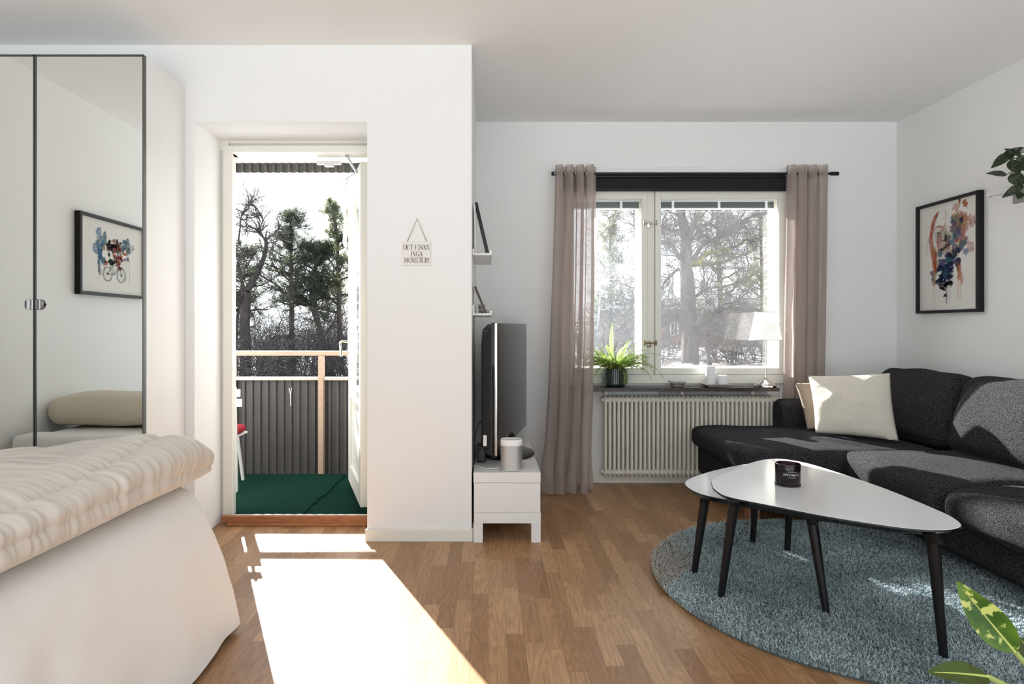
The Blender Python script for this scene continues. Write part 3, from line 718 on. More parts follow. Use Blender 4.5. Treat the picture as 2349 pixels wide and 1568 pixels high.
def art_bike(mb, T):
    r = random.Random(9); B = []
    for _ in range(9): B.append((.33 + r.gauss(0, .05), .60 + r.gauss(0, .10), .05, .09, r.choice(['blue', 'teal'])))
    for _ in range(6): B.append((.27 + r.gauss(0, .02), .48 + r.gauss(0, .08), .02, .07, r.choice(['blue', 'teal'])))
    inks(mb, [(u, v, a, b, I[m]) for u, v, a, b, m in B], T, r)
    inks(mb, [(.40, .56, .085, .13, paper)], T, r, .0008); B = []
    for _ in range(60): B.append((.58 + r.gauss(0, .10), .66 + r.gauss(0, .07), r.uniform(.012, .04), r.uniform(.015, .035), r.choice(['black', 'navy', 'brown', 'rust', 'teal', 'yellow', 'wine', 'grey', 'black'])))
    for _ in range(12): B.append((.72 + r.gauss(0, .04), .70 + r.gauss(0, .07), .03, .04, r.choice(['blue', 'teal', 'grey'])))
    for _ in range(22): B.append((.55 + r.gauss(0, .05), .47 + r.gauss(0, .07), r.uniform(.01, .03), r.uniform(.015, .035), r.choice(['black', 'brown', 'wine', 'rust'])))
    B += [(.44, .66, .05, .05, 'black'), (.43, .72, .02, .03, 'black'), (.46, .44, .045, .045, 'black'), (.36, .44, .012, .015, 'black')]
    inks(mb, [(u, v, a, b, I[m]) for u, v, a, b, m in B], T, r, .001)
    for cx_ in (.40, .62):
        for k, w_ in ((1, .009), (.12, .008)):
            stroke(mb, [(cx_ + .068 * k * math.cos(a / 24 * 2 * math.pi), .27 + .10 * k * math.sin(a / 24 * 2 * math.pi)) for a in range(25)], w_, T, I['navy'], .004)
        for a in range(6): stroke(mb, [(cx_, .27), (cx_ + .066 * math.cos(a), .27 + .097 * math.sin(a))], .002, T, I['navy'], .0041)
    for p in ([(.40, .27), (.47, .40), (.59, .40), (.50, .27), (.40, .27)], [(.47, .40), (.50, .27)], [(.62, .27), (.58, .44), (.55, .46)], [(.45, .43), (.49, .43)]):
        stroke(mb, p, .008, T, I['navy'], .0042)
    for x, l in ((.30, .25), (.27, .3), (.35, .2), (.53, .22), (.55, .28), (.70, .3), (.76, .35), (.66, .3)):
        stroke(mb, [(x, .50), (x, .50 - l)], .004, T, I[r.choice(['teal', 'wine', 'navy'])], .0043)
frame_thing('black framed watercolour of a bear on a bicycle, reflected in the wardrobe mirror', lambda u, v, d: Vector((XL + .002 + d, 1.765 - u * 1.0, 1.284 + v)), .74, .511, .036, .020, None, art=art_bike)

# ------------------------------------------------------------------ hanging sign
sg = thing('wall_sign', 'small white wooden sign with stencilled words hanging on a string on the pillar', 'sign', tuple(at(955, 608, YD - .006)))
x0, x1, z0, z1 = wx(922.5, YD), wx(988.5, YD), wz(608.5, YD), wz(554, YD); ys = YD - .008
MB().box(x0, x1, ys, YD - .001, z0, z1, .0015).build('board', M('sign_board', (.80, .78, .76), .6), sg)
ltm = M('sign_letter', (.12, .075, .05), .7)
GL = {'D': [((0, 0), (0, 1), 1), ((0, 1), (.45, 1), 0), ((0, 0), (.45, 0), 0), ('arc', .35, .5, .35, .5, -90, 90)], 'E': [((0, 0), (0, 1), 1), ((0, 1), (.6, 1), 0), ((0, .52), (.45, .52), 0), ((0, 0), (.6, 0), 0), ((.6, 1), (.6, .82), 0), ((.6, 0), (.6, .18), 0)],
      'T': [((.35, 0), (.35, 1), 1), ((0, 1), (.7, 1), 0), ((0, 1), (0, .8), 0), ((.7, 1), (.7, .8), 0), ((.2, 0), (.5, 0), 0)], 'F': [((.05, 0), (.05, 1), 1), ((0, 1), (.6, 1), 0), ((.05, .5), (.45, .5), 0), ((.6, 1), (.6, .82), 0), ((-.08, 0), (.2, 0), 0)],
      'I': [((.15, 0), (.15, 1), 1), ((0, 0), (.3, 0), 0), ((0, 1), (.3, 1), 0)], 'N': [((.08, 0), (.08, 1), 0), ((.08, 1), (.62, 0), 1), ((.62, 0), (.62, 1), 0), ((-.03, 0), (.2, 0), 0), ((.5, 1), (.74, 1), 0), ((-.03, 1), (.12, 1), 0)],
      'S': [('arc', .3, .74, .24, .24, 20, 250), ('arc', .3, .26, .26, .26, -160, 80), ((.54, .78), (.54, .96), 0), ((.04, .04), (.04, .24), 0)], 'G': [('arc', .4, .5, .36, .5, 40, 320), ((.7, .05), (.7, .42), 1), ((.5, .42), (.8, .42), 0), ((.68, .78), (.68, .97), 0)],
      'A': [((.02, 0), (.34, 1), 0), ((.34, 1), (.66, 0), 1), ((.14, .35), (.54, .35), 0), ((-.08, 0), (.14, 0), 0), ((.54, 0), (.78, 0), 0)], 'M': [((.06, 0), (.06, 1), 0), ((.06, 1), (.42, .1), 1), ((.42, .1), (.78, 1), 0), ((.78, 0), (.78, 1), 1), ((-.06, 0), (.18, 0), 0), ((.66, 0), (.9, 0), 0)],
      'O': [('arc', .38, .5, .36, .5, 0, 360)], 'R': [((.05, 0), (.05, 1), 1), ('arc', .3, .76, .26, .24, -90, 90), ((.05, 1), (.32, 1), 0), ((.05, .52), (.32, .52), 0), ((.3, .5), (.62, 0), 1), ((-.06, 0), (.18, 0), 0)], '!': [((.1, .3), (.1, 1), 1), ((.1, 0), (.1, .1), 1)], ' ': []}
ADV = {'I': .48, ' ': .45, '!': .3, 'M': 1.05, 'G': .95, 'A': .88, 'N': .90, 'O': .92}
def letters(mb, text, xc, zb_, hgt, T, squeeze=.78):
    w = sum(ADV.get(c, .84) for c in text) * hgt * squeeze; x = xc - w / 2 + hgt * .04
    for c in text:
        for k in GL[c]:
            if k[0] == 'arc':
                _, a, b, ra, rb_, d0, d1 = k; pts = [(a + ra * math.cos(math.radians(d0 + (d1 - d0) * q / 16)), b + rb_ * math.sin(math.radians(d0 + (d1 - d0) * q / 16))) for q in range(17)]
                ww = [hgt * (.05 + .08 * abs(math.cos(math.radians(d0 + (d1 - d0) * q / 16)))) for q in range(17)]
            else: pts = [k[0], k[1]]; ww = hgt * (.13 if k[2] else .055)
            stroke(mb, [(x + p[0] * hgt * squeeze, zb_ + p[1] * hgt) for p in pts], ww, T, ltm, 0)
        x += ADV.get(c, .84) * hgt * squeeze
mb = MB(); T = lambda u, v, d: Vector((u, ys - .0006 - d, v)); sc = YD / F
letters(mb, 'DET FINNS', wx(956.5, YD), wz(573, YD), 11.2 * sc, T); letters(mb, 'INGA', wx(956.5, YD), wz(588, YD), 11 * sc, T); letters(mb, 'MONSTER!', wx(956.5, YD), wz(602.5, YD), 11.2 * sc, T)
mb.build('lettering', None, sg)
mb = MB(); ap = at(957, 502, ys)
mb.tube([at(934, 554, ys), ap, at(979, 554, ys)], .0018, 6); mb.build('string', M('jute', (.38, .24, .12), .9), sg, True)
mb = MB(); mb.tube([ap + Vector((0, .008, -.001)), ap + Vector((0, -.004, .001))], .002, 6); mb.build('nail', steel, sg)

# ------------------------------------------------------------------ picture ledges on the pillar side
def ledge(z, y0, y1, label, back=.022, lip=.014):
    t = thing('picture_ledge', label, 'shelf', (XP + .05, (y0 + y1) / 2, z), 'white picture ledges on the pillar side')
    MB().box(XP, XP + .103, y0, y1, z, z + .012, .001).build('shelf_board', white_foil, t)
    MB().box(XP, XP + .011, y0, y1, z + .012, z + .012 + back, .001).build('back_rail', white_foil, t)
    MB().box(XP + .092, XP + .103, y0, y1, z + .012, z + .012 + lip, .001).build('front_lip', white_foil, t)
zs1 = wz(585, 3.36); zs2 = wz(723, 3.36)
ledge(zs1, 3.36, 3.88, 'white picture ledge, the upper one on the pillar side above the television')
ledge(zs2, 3.36, 3.88, 'white picture ledge, the lower one on the pillar side just above the television', .045)
def leaning(label, z0, y0, y1, xb, xt, h, th, fw, mat):
    b = Vector((xb, 0, z0)); tt = Vector((xt, 0, z0 + math.sqrt(max(1e-4, h * h - (xb - xt) ** 2)))); up = (tt - b).normalized(); nrm = Vector((up.z, 0, -up.x))
    return frame_thing(label, lambda u, v, d: b + up * v + Vector((0, y0 + u, 0)) + nrm * (d - th), y1 - y0, h, th, fw, None, art=(lambda mb, T: inks(mb, [(.5, .5, .18, .22, I['black']), (.45, .35, .15, .1, I['grey']), (.6, .65, .1, .12, I['black'])], T, random.Random(2))), paint_m=mat)
leaning('tall black framed picture leaning on the upper picture ledge', zs1 + .013, 3.40, 3.66, .006, -.058, .285, .014, .016, black_satin)
leaning('thin white framed picture standing upright behind the tall black frame on the upper ledge', zs1 + .013, 3.375, 3.50, -.062, -.069, .255, .006, .008, white_foil)
leaning('small dark brown framed picture leaning on the lower picture ledge', zs2 + .013, 3.40, 3.58, -.006, -.066, .158, .012, .012, M('brown_frame', (.055, .03, .022), .4))
tin = thing('patterned_tin', 'small white tin with black floral pattern on the lower picture ledge', 'tin', (-.02, 3.64, zs2 + .012))
g = NG('floral_tin'); t_ = g.n('TexCoord'); vr = g.n('TexVoronoi', {0: t_.outputs['Object'], 'Scale': 70.0}); ns = g.n('TexNoise', {0: t_.outputs['Object'], 'Scale': 60.0})
k = g.math('LESS_THAN', g.math('ADD', vr.outputs[0], g.math('MULTIPLY', ns.outputs[0], .8)), .74)
floral = g.out(g.n('BsdfPrincipled', {'Base Color': g.n('Mix', {0: k, 6: (.75, .73, .68, 1), 7: (.03, .035, .03, 1)}, data_type='RGBA').outputs[2], 'Roughness': .35}).outputs[0])
mb = MB(); mb.box(-.055, .004, 3.60, 3.68, zs2 + .0125, zs2 + .062, .006); mb.build('tin_body', floral, tin)
MB().box(-.057, .006, 3.598, 3.682, zs2 + .055, zs2 + .068, .004).build('lid', floral, tin)

# ------------------------------------------------------------------ TV bench, television, speaker
tb = thing('tv_bench', 'white low television bench beside the pillar', 'tv bench', (.1, 3.68, 0))
bx0, bx1, by0, by1 = -.074, .263, 3.17, 4.18
MB().box(bx0, bx1, by0, by1, .300, .351, .0015).build('bench_top', white_foil, tb)
MB().box(bx0 + .002, bx1 - .0015, by0 + .003, by1 - .003, .150, .2985, .001).build('side_panel', white_foil, tb)
MB().box(bx0 + .002, bx1 + .0005, by0 + .001, by1 - .001, .096, .149, .001).build('bottom_shelf', white_foil, tb)
for x in (bx0, bx1 - .047):
    for y in (by0, by1 - .047): MB().box(x, x + .047, y, y + .047, 0, .0955, .001).build('leg', white_foil, tb)
tv = thing('television', 'black flat screen television on an oval stand on the white bench', 'television', (.11, 3.72, .351))
A = Vector((.045, 3.25, 0)); B_ = Vector((.262, 4.33, 0)); LT = (B_ - A).length; at_ = math.atan2((B_ - A).y, (B_ - A).x)
MT = Matrix.Translation(A) @ Matrix.Rotation(at_, 4, 'Z')            # local x along the set, -y towards the sofa
tz0, tz1 = .407, 1.103
def TB(*a, **k): mb = MB(); mb.M = MT; mb.box(*a, **k); return mb
TB(0, LT, 0, .032, tz0, tz1, bev=.006).build('bezel', black_gloss, tv)
mb = MB(); mb.M = MT; mb.box(.045, LT - .045, -.0015, .002, tz0 + .085, tz1 - .055)
mb.build('screen', M('lcd_screen', (.008, .008, .009), .14, spec=.35), tv)
mb = MB(); mb.M = MT
prof = [(.0, .030), (.02, .075), (.06, .095), (.22, .095), (.25, .118), (LT - .25, .118), (LT - .22, .095), (LT - .06, .095), (LT - .02, .075), (LT, .030)]
P = []
for k, (zz, sc_) in enumerate(((tz0 + .012, .55), (tz0 + .05, 1), (tz1 - .10, 1), (tz1 - .035, .9), (tz1 - .008, .45))):
    P.append([Vector((x, .03 + (y - .03) * sc_, zz)) for x, y in prof] + [Vector((LT, .02, zz)), Vector((0, .02, zz))])
mb.grid(P, True); n_ = len(P[0]); mb.f.append(tuple(range(n_))[::-1]); mb.f.append(tuple(4 * n_ + i for i in range(n_))); mb.m += [0, 0]
mb.build('rear_housing', M('black_plastic', (.02, .02, .022), .4), tv)
TB(-.004, .004, -.001, .012, tz0 + .012, tz1 - .002, bev=.002).build('chrome_side_trim', chrome, tv)
for zz in (tz0 + .04, tz0 + .27, tz0 + .45, tz1 - .045):
    TB(-.0015, .004, .045, .070, zz, zz + .006).build('screw_cover', black_gloss, tv)
TB(-.001, .01, .055, .072, tz0 + .06, tz0 + .115).build('rating_label', M('white_label', (.8, .8, .78), .5), tv)
TB(LT * .5 - .012, LT * .5 + .012, -.0012, .001, tz0 + .035, tz0 + .055, bev=.0004).build('maker_badge', M('badge_grey', (.3, .3, .31), .3, .8), tv)
mb = MB(); cb = Vector((.112, 3.66, .351)); mb.lathe((cb.x, cb.y, cb.z), [(.2, 0), (.222, .004), (.222, .009), (.20, .016), (.12, .026), (.05, .030)], 48, True, .70, 1)
mb.build('stand_base', black_gloss, tv, True)
mb = MB(); c_ = (A + B_) / 2 + Vector((-.035, 0, 0)); mb.tube([(cb.x, cb.y, .37), (c_.x, c_.y - .06, .44)], [.05, .04], 14); mb.build('stand_neck', black_gloss, tv, True)
mb = MB(); mb.box(bx0 + .015, bx0 + .06, 3.40, 3.50, .352, .44, .006); tag(mb.build('power_brick', M('black_plastic'), None), 'small black power brick on the bench behind the television', 'power supply')
sp_ = thing('speaker', 'small silver and white rounded speaker at the front of the bench', 'speaker', (.119, 3.235, .351))
def rrect(cx_, cy_, w, d, r, n=7):
    pts = []
    for (sx_, sy_, a0) in ((1, 1, 0), (-1, 1, 90), (-1, -1, 180), (1, -1, 270)):
        for k in range(n + 1):
            a = math.radians(a0 + 90 * k / n); pts.append((cx_ + sx_ * (w / 2 - r) + r * math.cos(a), cy_ + sy_ * (d / 2 - r) + r * math.sin(a)))
    return pts
scx, scy = .1185, 3.232
def loft(mb, levels):
    P = [[Vector((x, y, z)) for x, y in rrect(scx, scy, w, d, r)] for z, w, d, r in levels]; n_ = len(P[0]); b = len(mb.v)
    mb.grid(P, True); mb.f.append(tuple(b + i for i in range(n_))[::-1]); mb.f.append(tuple(b + (len(P) - 1) * n_ + i for i in range(n_))); mb.m += [mb.cur, mb.cur]
mb = MB(); loft(mb, [(.352, .09, .07, .03), (.356, .105, .084, .036), (.361, .110, .088, .038)]); mb.build('base_ring', white_foil, sp_, True)
mb = MB(); loft(mb, [(.361, .112, .090, .039), (.480, .112, .090, .039)]); mb.build('grille', M('speaker_grille', (.50, .50, .49), .42, .75, bump=(900, .2)), sp_, True)
mb = MB(); loft(mb, [(.480, .112, .090, .039), (.503, .113, .091, .039), (.509, .107, .085, .036), (.510, .098, .076, .032), (.507, .094, .072, .03)]); mb.build('top_cap', M('speaker_cap', (.85, .85, .84), .3), sp_, True)
mb = MB(); mb.tube(curve([(.06, 3.26, .3555), (.0, 3.24, .356), (-.04, 3.27, .356), (-.068, 3.30, .356), (-.079, 3.32, .33), (-.079, 3.33, .1), (-.079, 3.34, .01)], 8), .0028, 6)
tag(mb.build('speaker_cable', M('white_cable', (.75, .74, .72), .5), None, True), 'thin white speaker cable looping off the left edge of the bench', 'cable')
for pts, lab in (([(.0, 3.36, .62), (-.05, 3.38, .56), (-.076, 3.35, .46), (-.079, 3.33, .36), (-.079, 3.32, .2), (-.079, 3.33, .06), (-.079, 3.4, .006)], 'black cable curving from the back of the television down beside the pillar'),
                 ([(.0, 3.33, .47), (-.04, 3.34, .44), (-.070, 3.33, .38), (-.079, 3.30, .30), (-.079, 3.29, .15), (-.079, 3.3, .006)], 'black cable hanging lower behind the television beside the bench')):
    mb = MB(); mb.tube(curve(pts, 8), .0032, 6); tag(mb.build('power_cable', M('black_plastic'), None, True), lab, 'cable')

# ------------------------------------------------------------------ sofa
so = thing('corner_sofa', 'large charcoal fabric corner sofa with chaise under the window', 'sofa', (2.3, 3.0, 0))
softbox((2.105, 3.825, .200), (1.41, .85, .19), .03, 10).build('chaise_base', sofa_m, so, True, 0)
softbox((1.90, 3.80, .357), (1.09, .90, .135), .045, 22, (.008, .008, .012), None, .006, 6, 1).build('chaise_cushion', sofa_m, so, True, 0)
softbox((2.405, 2.17, .195), (.80, 2.50, .185), .03, 12).build('sofa_base', sofa_m, so, True, 0)
softbox((2.405, 2.17, .125), (.72, 2.46, .10), .02, 8).build('sofa_base_skirt', sofa_m, so, True, 0)
for y, sd_ in ((3.03, 2), (2.275, 5), (1.52, 9)):
    c = softbox((2.205 + (.0 if sd_ == 2 else .004), y, .345), (.655, .748, .155), .062, 26, (.012, .008, .022), None, .007, 6, sd_).build('seat_cushion', sofa_m, so, True, 0)
softbox((2.78, 2.6, .40), (.10, 3.32, .52), .04, 10).build('back_frame', sofa_m, so, True, 0)
softbox((2.34, 4.175, .455), (.86, .19, .29), .045, 16, (0, .006, .006), None, .004, 6, 4).build('armrest', sofa_m, so, True, 0)
for y, ly, sd_ in ((3.775, .70, 2), (3.015, .80, 6), (2.20, .80, 9)):
    R_ = Matrix.Translation(Vector((2.585, y, .605))) @ Matrix.Rotation(math.radians(15), 4, 'Y')
    softbox((0, 0, 0), (.20, ly, .42), .075, 26, (.028, .01, .012), R_, .010, 5, sd_).build('back_cushion', sofa_m, so, True, 0)
oakleg = M('oak_leg', (.28, .13, .07), .45)
for x, y in ((1.46, 3.50), (1.46, 4.17), (2.0, 3.50), (2.70, 4.17), (2.14, 2.4), (2.14, 1.1), (2.72, 1.1)):
    MB().box(x - .032, x + .032, y - .032, y + .032, 0, .108, .004).build('leg', oakleg, so)

def throw(name, label, BL, BR, TR, TL, th, mat, seed, pipe=None, n=34, seam=None):
    BL, BR, TR, TL = map(Vector, (BL, BR, TR, TL)); nrm = (BR - BL).cross(TL - BL).normalized(); mb = MB()
    top = []; bot = []
    for j in range(n + 1):
        r1 = []; r2 = []
        for i in range(n + 1):
            u, v = i / n, j / n; a, b = 2 * u - 1, 2 * v - 1
            pin = .045; uu = .5 + .5 * a * (1 - pin * (1 - b * b) * a * a); vv = .5 + .5 * b * (1 - pin * (1 - a * a) * b * b)
            p = BL * (1 - uu) * (1 - vv) + BR * uu * (1 - vv) + TR * uu * vv + TL * (1 - uu) * vv
            h = th * ((1 - a * a) ** .55) * ((1 - b * b) ** .55)
            w = .010 * mnoise.noise(Vector((u * 5, v * 5, seed))) + .006 * mnoise.noise(Vector((u * 14, v * 9, seed + 3)))
            r1.append(p + nrm * (h + w * (h / th + .1))); r2.append(p - nrm * (h * .8))
        top.append(r1); bot.append(r2)
    mb.grid(top); b0 = len(mb.v); mb.grid([r[::-1] for r in bot])
    o = mb.build(name, mat, None, True, 0)
    bm = bmesh.new(); bm.from_mesh(o.data); bmesh.ops.remove_doubles(bm, verts=bm.verts, dist=.0006); bmesh.ops.recalc_face_normals(bm, faces=bm.faces); bm.to_mesh(o.data); bm.free()
    return tag(o, label, 'cushion')
throw('throw_pillow', 'large cream ribbed throw pillow standing on the chaise corner', (1.945, 3.76, .452), (2.30, 3.54, .442), (2.375, 3.735, .810), (2.005, 3.96, .775), .068, cream_m, 3)
throw('throw_pillow', 'smaller beige throw pillow tucked behind the large cream pillow', (1.975, 3.915, .448), (2.30, 3.87, .448), (2.33, 3.985, .76), (1.955, 4.03, .722), .052, beige_m, 7)

# ------------------------------------------------------------------ rug
RCX, RCY, RR = 1.536, 2.641, .824
rg = thing('round_rug', 'round blue grey shaggy rug under the coffee tables', 'rug', (RCX, RCY, 0))
rugb = M('rug_backing', (.10, .15, .17), .95)
mb = MB(); mb.lathe((RCX, RCY, 0), [(RR - .012, .0), (RR - .008, .008), (RR - .02, .012)], 96); mb.build('backing', rugb, rg, True)
g = NG('rug_pile'); t_ = g.n('TexCoord'); ns = g.n('TexNoise', {0: t_.outputs['Object'], 'Scale': 3.0, 'Detail': 3.0}); n2 = g.n('TexNoise', {0: t_.outputs['Object'], 'Scale': 160.0, 'Detail': 1.0})
sp2 = g.n('SeparateXYZ', {0: t_.outputs['Object']})
k = g.n('MapRange', {0: g.math('ADD', g.math('MULTIPLY', ns.outputs[0], .5), g.math('MULTIPLY', n2.outputs[0], .6)), 1: .42, 2: .66}).outputs[0]
c1 = g.n('Mix', {0: k, 6: (.19, .26, .28, 1), 7: (.52, .62, .64, 1)}, data_type='RGBA').outputs[2]
# beige-grey segment at the rim near the window side
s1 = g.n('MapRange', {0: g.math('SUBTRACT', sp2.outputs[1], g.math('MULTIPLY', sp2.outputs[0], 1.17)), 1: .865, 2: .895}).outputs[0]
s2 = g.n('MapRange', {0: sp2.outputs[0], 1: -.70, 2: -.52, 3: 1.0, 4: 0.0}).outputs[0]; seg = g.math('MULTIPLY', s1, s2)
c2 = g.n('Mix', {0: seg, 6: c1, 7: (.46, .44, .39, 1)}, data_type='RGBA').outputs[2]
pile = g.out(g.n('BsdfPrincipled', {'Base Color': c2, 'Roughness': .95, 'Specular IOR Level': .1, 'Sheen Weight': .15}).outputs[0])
rs = np.random.RandomState(3); N = 150000
rad = RR * np.sqrt(rs.rand(N)); th_ = rs.rand(N) * 2 * np.pi
px = RCX + rad * np.cos(th_); py = RCY + rad * np.sin(th_)
d = rs.rand(N) * 2 * np.pi; ln = .010 + .012 * rs.rand(N); w = .0014 + .0009 * rs.rand(N); hh = .012 + .014 * rs.rand(N)
cxd, sxd = np.cos(d), np.sin(d)
V = np.zeros((N, 5, 3))
base_z = .010
V[:, 0] = np.c_[px - sxd * w, py + cxd * w, np.full(N, base_z)]; V[:, 1] = np.c_[px + sxd * w, py - cxd * w, np.full(N, base_z)]
V[:, 2] = np.c_[px + cxd * ln * .45 - sxd * w, py + sxd * ln * .45 + cxd * w, base_z + hh * .85]; V[:, 3] = np.c_[px + cxd * ln * .45 + sxd * w, py + sxd * ln * .45 - cxd * w, base_z + hh * .85]
V[:, 4] = np.c_[px + cxd * ln, py + sxd * ln, base_z + hh]
def np_mesh(name, V, T, mat, parent, quads=None):
    me = bpy.data.meshes.new(name); V = V.reshape(-1, 3)
    off = np.array(ROOTLOC[parent.name]) if parent is not None else np.zeros(3)
    me.vertices.add(len(V)); me.vertices.foreach_set('co', (V - off).ravel().astype(np.float32))
    T = np.asarray(T); me.loops.add(T.size); me.loops.foreach_set('vertex_index', T.ravel().astype(np.int32))
    k = T.shape[1]; me.polygons.add(len(T)); me.polygons.foreach_set('loop_start', (np.arange(len(T)) * k).astype(np.int32)); me.polygons.foreach_set('loop_total', np.full(len(T), k, np.int32))
    me.update(calc_edges=True); me.materials.append(mat)
    o = bpy.data.objects.new(name, me); COL.objects.link(o)
    if parent is not None: o.parent = parent
    ROOTLOC[o.name] = Vector(off); return o
b = np.arange(N)[:, None] * 5
T = np.concatenate([np.c_[b, b + 1, b + 3], np.c_[b, b + 3, b + 2], np.c_[b + 2, b + 3, b + 4]])
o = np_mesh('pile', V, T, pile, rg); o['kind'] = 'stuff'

# ------------------------------------------------------------------ coffee tables
tabm = M('white_laminate', (.74, .75, .75), .16, spec=.5)
def smooth_poly(pts, n=6):
    out = []; k = len(pts)
    for i in range(k):
        a, b, c, d = [Vector((*pts[(i + q) % k], 0)) for q in (-1, 0, 1, 2)]
        for q in range(n):
            t = q / n; out.append((.5 * ((2 * b) + (c - a) * t + (2 * a - 5 * b + 4 * c - d) * t * t + (3 * b - 3 * c + d - a) * t ** 3))[:2])
    return out
def table(label, outline, zt, legs):
    cxx = sum(p[0] for p in outline) / len(outline); cyy = sum(p[1] for p in outline) / len(outline)
    t = thing('coffee_table', label, 'coffee table', (cxx, cyy, .02), 'nesting coffee tables on the rug')
    o1 = smooth_poly(outline); sh = lambda k: [(cxx + (x - cxx) * k, cyy + (y - cyy) * k) for x, y in o1]
    mb = MB(); mb.mat(tabm); mb.prism(sh(.994), zt - .001, zt, sh(.99)); mb.mat(black_gloss)
    mb.prism(sh(1.0), zt - .006, zt - .0012, sh(.997)); mb.prism(sh(.93), zt - .024, zt - .006, sh(1.0))
    mb.build('table_top', None, t)
    for (f, tp) in legs:
        f = Vector((f[0], f[1], .018)); tp = Vector((tp[0], tp[1], zt - .024)); m_ = tp + (f - tp) * .12
        mb = MB(); mb.tube([f, m_], [.0125, .0195], 20); mb.build('leg', black_satin, t, True, 60)
        mb = MB(); mb.tube([m_, m_ + (tp - m_) * .03, tp], [.0195, .0205, .021], 20); mb.build('leg_socket', black_satin, t, True, 60)
        
big = [(.873, 2.47), (.858, 2.39), (.872, 2.295), (.98, 2.178), (1.092, 2.066), (1.2, 1.984), (1.29, 1.932), (1.384, 1.917), (1.457, 1.948), (1.496, 2.012), (1.514, 2.12), (1.516, 2.40), (1.486, 2.67), (1.444, 2.867), (1.377, 2.955), (1.297, 2.948), (1.186, 2.867), (.988, 2.662), (.905, 2.562)]
table('larger white topped triangular coffee table with black legs, in front', big, .465, [((.908, 2.47), (.955, 2.44)), ((1.456, 2.02), (1.425, 2.03)), ((1.414, 2.99), (1.37, 2.86))])
sm = [(.848, 2.70), (.858, 2.61), (.90, 2.535), (1.03, 2.42), (1.15, 2.33), (1.22, 2.295), (1.28, 2.31), (1.32, 2.37), (1.37, 2.62), (1.405, 2.90), (1.42, 3.06), (1.39, 3.15), (1.31, 3.155), (1.20, 3.095), (1.05, 2.985), (.92, 2.86), (.865, 2.78)]
table('smaller white topped coffee table nested under the larger one', sm, .400, [((.886, 2.72), (.93, 2.70)), ((1.298, 3.10), (1.29, 3.05)), ((1.25, 2.335), (1.225, 2.40))])
# candle jar
cj = thing('candle_jar', 'dark plum glass scented candle on the large coffee table', 'candle', (1.168, 2.465, .465))
gm = NG('plum_glass'); fr = gm.n('Fresnel', {'IOR': 1.5})
plum = gm.out(gm.n('MixShader', {0: fr.outputs[0], 1: gm.n('MixShader', {0: .55, 1: gm.n('BsdfDiffuse', {0: (.012, .007, .010, 1)}).outputs[0], 2: gm.n('BsdfTransparent', {0: (.42, .30, .36, 1)}).outputs[0]}).outputs[0], 2: gm.n('BsdfGlossy', {'Roughness': .03}).outputs[0]}).outputs[0])
cc = (1.168, 2.465, .466)
mb = MB(); mb.lathe(cc, [(.044, 0), (.0475, .002), (.0475, .007), (.0445, .009), (.0455, .012), (.046, .082), (.0455, .084), (.043, .084), (.0425, .080), (.0425, .012)], 48, True); mb.build('glass_jar', plum, cj, True)
mb = MB(); mb.lathe((cc[0], cc[1], cc[2] + .013), [(.042, 0), (.0422, .050), (.040, .052)], 40); mb.build('wax', M('wine_wax', (.06, .018, .022), .5), cj, True)
mb = MB(); mb.tube([(cc[0], cc[1], cc[2] + .062), (cc[0] + .001, cc[1], cc[2] + .070), (cc[0] + .003, cc[1], cc[2] + .074)], .0016, 6); mb.build('wick', black_paint, cj)
def text_wrap(txt, size, cx_, cz_, R, ang0, mat, parent, name):
    cu = bpy.data.curves.new(name, 'FONT'); cu.body = txt; cu.size = size; cu.align_x = 'CENTER'; cu.align_y = 'CENTER'; cu.extrude = 0
    to = bpy.data.objects.new(name + '_src', cu); COL.objects.link(to); bpy.context.view_layer.update()
    me = bpy.data.meshes.new_from_object(to.evaluated_get(bpy.context.evaluated_depsgraph_get())); bpy.data.objects.remove(to); bpy.data.curves.remove(cu)
    off = ROOTLOC[parent.name]
    for v in me.vertices:
        a = ang0 + v.co.x / R; v.co = Vector((cc[0] + R * math.sin(a), cc[1] - R * math.cos(a), cz_ + v.co.y)) - off
    me.materials.clear(); me.materials.append(mat); o = bpy.data.objects.new(name, me); COL.objects.link(o); o.parent = parent; ROOTLOC[o.name] = off
    return o
lt = M('label_print', (.62, .58, .56), .5)
text_wrap('SMITH&CO.', .0125, 0, cc[2] + .047, .0466, -.10, lt, cj, 'label_lettering')
text_wrap('NEW ZEALAND', .0042, 0, cc[2] + .0365, .0466, -.10, lt, cj, 'label_lettering')
mb = MB(); P = [[Vector((cc[0] + .0466 * math.sin(-.10 + q * .07), cc[1] - .0466 * math.cos(-.10 + q * .07), cc[2] + .058 + z)) for q in range(-6, 7)] for z in (0, .0008)]; mb.grid(P); mb.build('label_rule', lt, cj)

